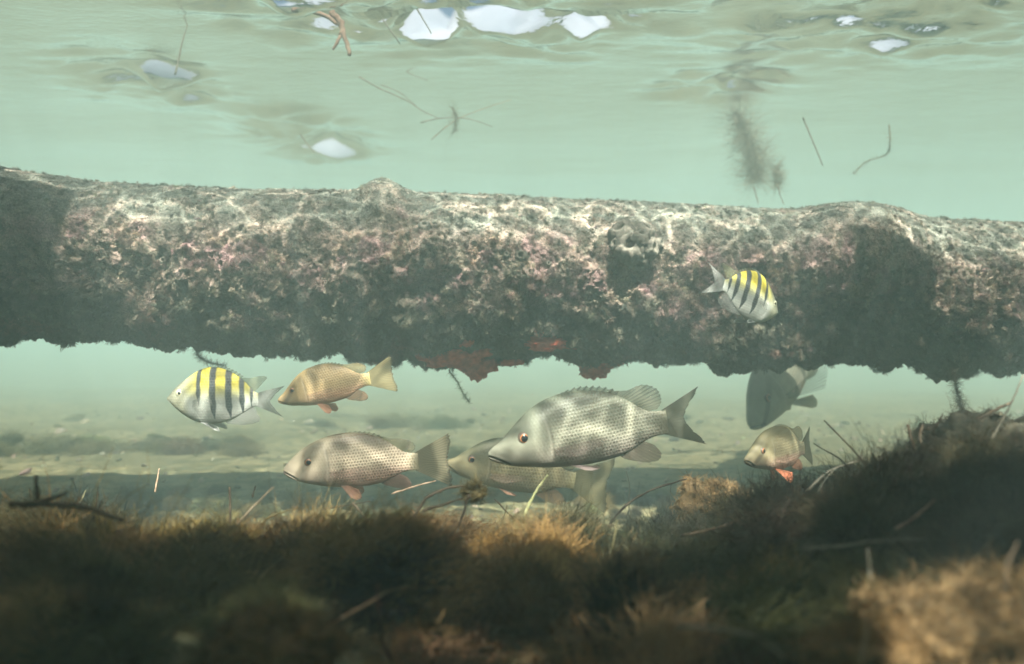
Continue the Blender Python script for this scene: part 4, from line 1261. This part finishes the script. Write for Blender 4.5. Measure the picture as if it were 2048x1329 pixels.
# on the way up to the surface; pale colours stand in for haze
stem("seagrass_blade", "hazy upright grass blade floating under the surface at upper left", [(350, 150), (358, 115), (366, 80), (376, 45)], 1.5, .0030, M_grey, GR, .4)
stem("twig", "dark straight twig floating left of the sky patch", [(744, 0), (765, 38), (800, 88)], 1.45, .0026, M_grey, TW)
stem("twig", "short curved dark twig floating in front of the sky patch", [(834, 18), (848, 42), (863, 68)], 1.45, .0022, M_grey, TW)
M_dark = bark("hazed_floating_stem", (.14, .13, .10), (.26, .24, .19))  # lightened to imitate haze over the floating stems
stem("seagrass_blade", "long thin floating stalk sloping down in the upper middle", [(718, 154), (760, 178), (810, 200), (850, 225), (880, 238)], 1.7, .0020, M_dark, GR)
stem("seagrass_blade", "second thin stalk just above the long floating one", [(762, 170), (800, 186), (832, 212)], 1.7, .0016, M_dark, GR)
stem("seagrass_blade", "faint curved floating stalk above the two long ones", [(792, 128), (815, 145), (856, 162)], 1.8, .0018, M_dark, GR)
stem("seagrass_blade", "arched floating stalk under the wispy sprig", [(840, 246), (875, 238), (910, 236), (945, 240), (985, 254)], 1.75, .0020, M_dark, GR)
stem("seagrass_blade", "pale floating stalk rising to the right of the sprig", [(862, 280), (905, 245), (960, 220), (1022, 200)], 1.75, .0014, M_tan, GR)
stem("seagrass_blade", "faint floating stalk below the flat bright streak", [(600, 268), (612, 285), (628, 305)], 1.7, .0018, M_dark, GR)
stem("seagrass_blade", "dark narrow blade floating right of the drifting weed", [(1606, 236), (1622, 275), (1646, 332)], 1.6, .0022, M_dark, GR)
stem("seagrass_blade", "thin stalk trailing below the drifting weed", [(1508, 375), (1512, 392), (1517, 408)], 1.75, .0018, M_dark, GR)
stem("seagrass_blade", "thin stalk trailing below the small weed tuft", [(1556, 375), (1561, 392), (1568, 410)], 1.75, .0018, M_dark, GR)
tw = empty("floating_branch", at(680, 45, 1.42))
tag(tw, "forked rusty brown branch floating below the surface, top left of middle", "branch")
for pix, r in (([(585, 22), (620, 22), (650, 32), (678, 50)], .0046), ([(662, 24), (682, 46), (686, 66), (695, 90), (700, 112)], .0050), ([(685, 62), (676, 80), (666, 100)], .0034)):
    path = smooth_path([at(p[0], p[1], 1.42) - tw.location for p in pix], 16)
    rr = np.random.default_rng(len(pix) + int(r * 1e5))
    v, f = tube([p + Vector(tuple(rr.normal(size=3) * .0008)) for p in path], r * np.linspace(1, .6, 16) * (1 + .22 * rr.random(16)), 8)
    obj("limb", mesh_data("limb", v, f, M_rust), tw)

# ---- fuzzy lumps one can tell apart
def fuzzy_lump(name, label, loc, r, tint_, seed, squash, nf=5000, flen=.35, horn=None):
    root = empty(name, loc); tag(root, label, "seaweed")
    mat = leafy(name + "_tissue_" + str(seed), (*tint_, 1), trans=.3, scale=120, var=.4)
    me = lump_mesh("lump", (0, 0, 0), r, mat, seed, .55, 1.9, .30, squash=squash)
    if horn:
        co = np.empty(len(me.vertices) * 3, np.float32); me.vertices.foreach_get("co", co); co = co.reshape(-1, 3)
        w = np.exp(-(((co[:, 0] - horn[0] * r) / (.28 * r)) ** 2)) * np.clip(co[:, 2] / r, 0, 1)
        co[:, 2] += w * horn[1] * r
        me.vertices.foreach_set("co", co.ravel()); me.update()
    ob = obj("lump", me, root)
    co = np.empty(len(me.vertices) * 3, np.float32); me.vertices.foreach_get("co", co); co = co.reshape(-1, 3)
    nn = np.empty(len(me.vertices) * 3, np.float32); me.vertices.foreach_get("normal", nn); nn = nn.reshape(-1, 3)
    rr = np.random.default_rng(seed)
    i = rr.integers(0, len(co), nf)
    d = nn[i] + rr.normal(size=(nf, 3)) * .6; d /= np.linalg.norm(d, axis=1)[:, None]
    p = co[i] + rr.normal(size=(nf, 3)) * .05 * r
    sd = np.cross(d, rr.normal(size=(nf, 3))); sd /= np.linalg.norm(sd, axis=1)[:, None]
    ln = flen * r * (.3 + .9 * rr.random((nf, 1)) ** 2)
    Vs = np.zeros((nf, 5, 2, 3))
    for kq in range(5):
        w = .0007 * (1 - .16 * kq)
        Vs[:, kq, 0] = p - sd * w * .5; Vs[:, kq, 1] = p + sd * w * .5
        d = d + rr.normal(size=d.shape) * .5; d /= np.linalg.norm(d, axis=1)[:, None]
        p = p + d * ln / 4
    b = (np.arange(nf)[:, None] * 10 + np.arange(4)[None, :] * 2)
    obj("fluff", mesh_data("fluff", Vs.reshape(-1, 3), np.stack([b, b + 1, b + 3, b + 2], -1).reshape(-1, 4), mat), root)
    return root
fuzzy_lump("weed_lump", "tan fluffy weed lump with a raised left horn on the bank crest", at(1428, 1012, .93), .030, (.42, .31, .165), 61, (1.3, .8, .7), 14000, .55, horn=(-.95, 1.1))
fuzzy_lump("weed_lump", "large blurred golden-brown weed lump filling the lower right corner", at(1930, 1262, .44), .026, (.24, .17, .085), 62, (1.9, 1.2, .75), 16000, .85)
fuzzy_lump("weed_lump", "blurred brown weed lump at the bottom left of the corner lump", at(1730, 1300, .42), .016, (.22, .15, .07), 63, (1.8, 1.0, .7), 8000, 1.2)
fuzzy_lump("weed_lump", "dark knot of weed holding the twigs in the middle", at(948, 985, .79), .008, (.15, .125, .055), 64, (1.3, 1, .9), 2200, 1.8)
fuzzy_lump("weed_lump", "dark mound of weed at the top of the right bank", at(1960, 900, .76), .040, (.060, .058, .040), 65, (1.5, 1, .8), 6000, .5)
fuzzy_lump("weed_lump", "brown weed lump at the bottom edge left of the middle", at(560, 1290, .44), .020, (.16, .11, .05), 66, (1.6, 1, .7), 6000, 1.2)

# ---- specks of silt drifting in the water
n = 2200
pts_ = np.stack([rng.uniform(-1, 1, n), rng.uniform(.8, 2.6, n), rng.uniform(-.33, .44, n)], -1); pts_[:, 0] *= .62 * pts_[:, 1]
size = rng.uniform(.0002, .0006, n) * (1 + (rng.random(n) > .96))
tag(scatter("silt_specks", pts_, rng.normal(size=(n, 3)) * 3, np.repeat(size[:, None], 3, 1), rng.choice(4, n), jitter((.45, .42, .34), n, .3), P_chips),
    "tiny pale specks of silt drifting in the water", "silt")
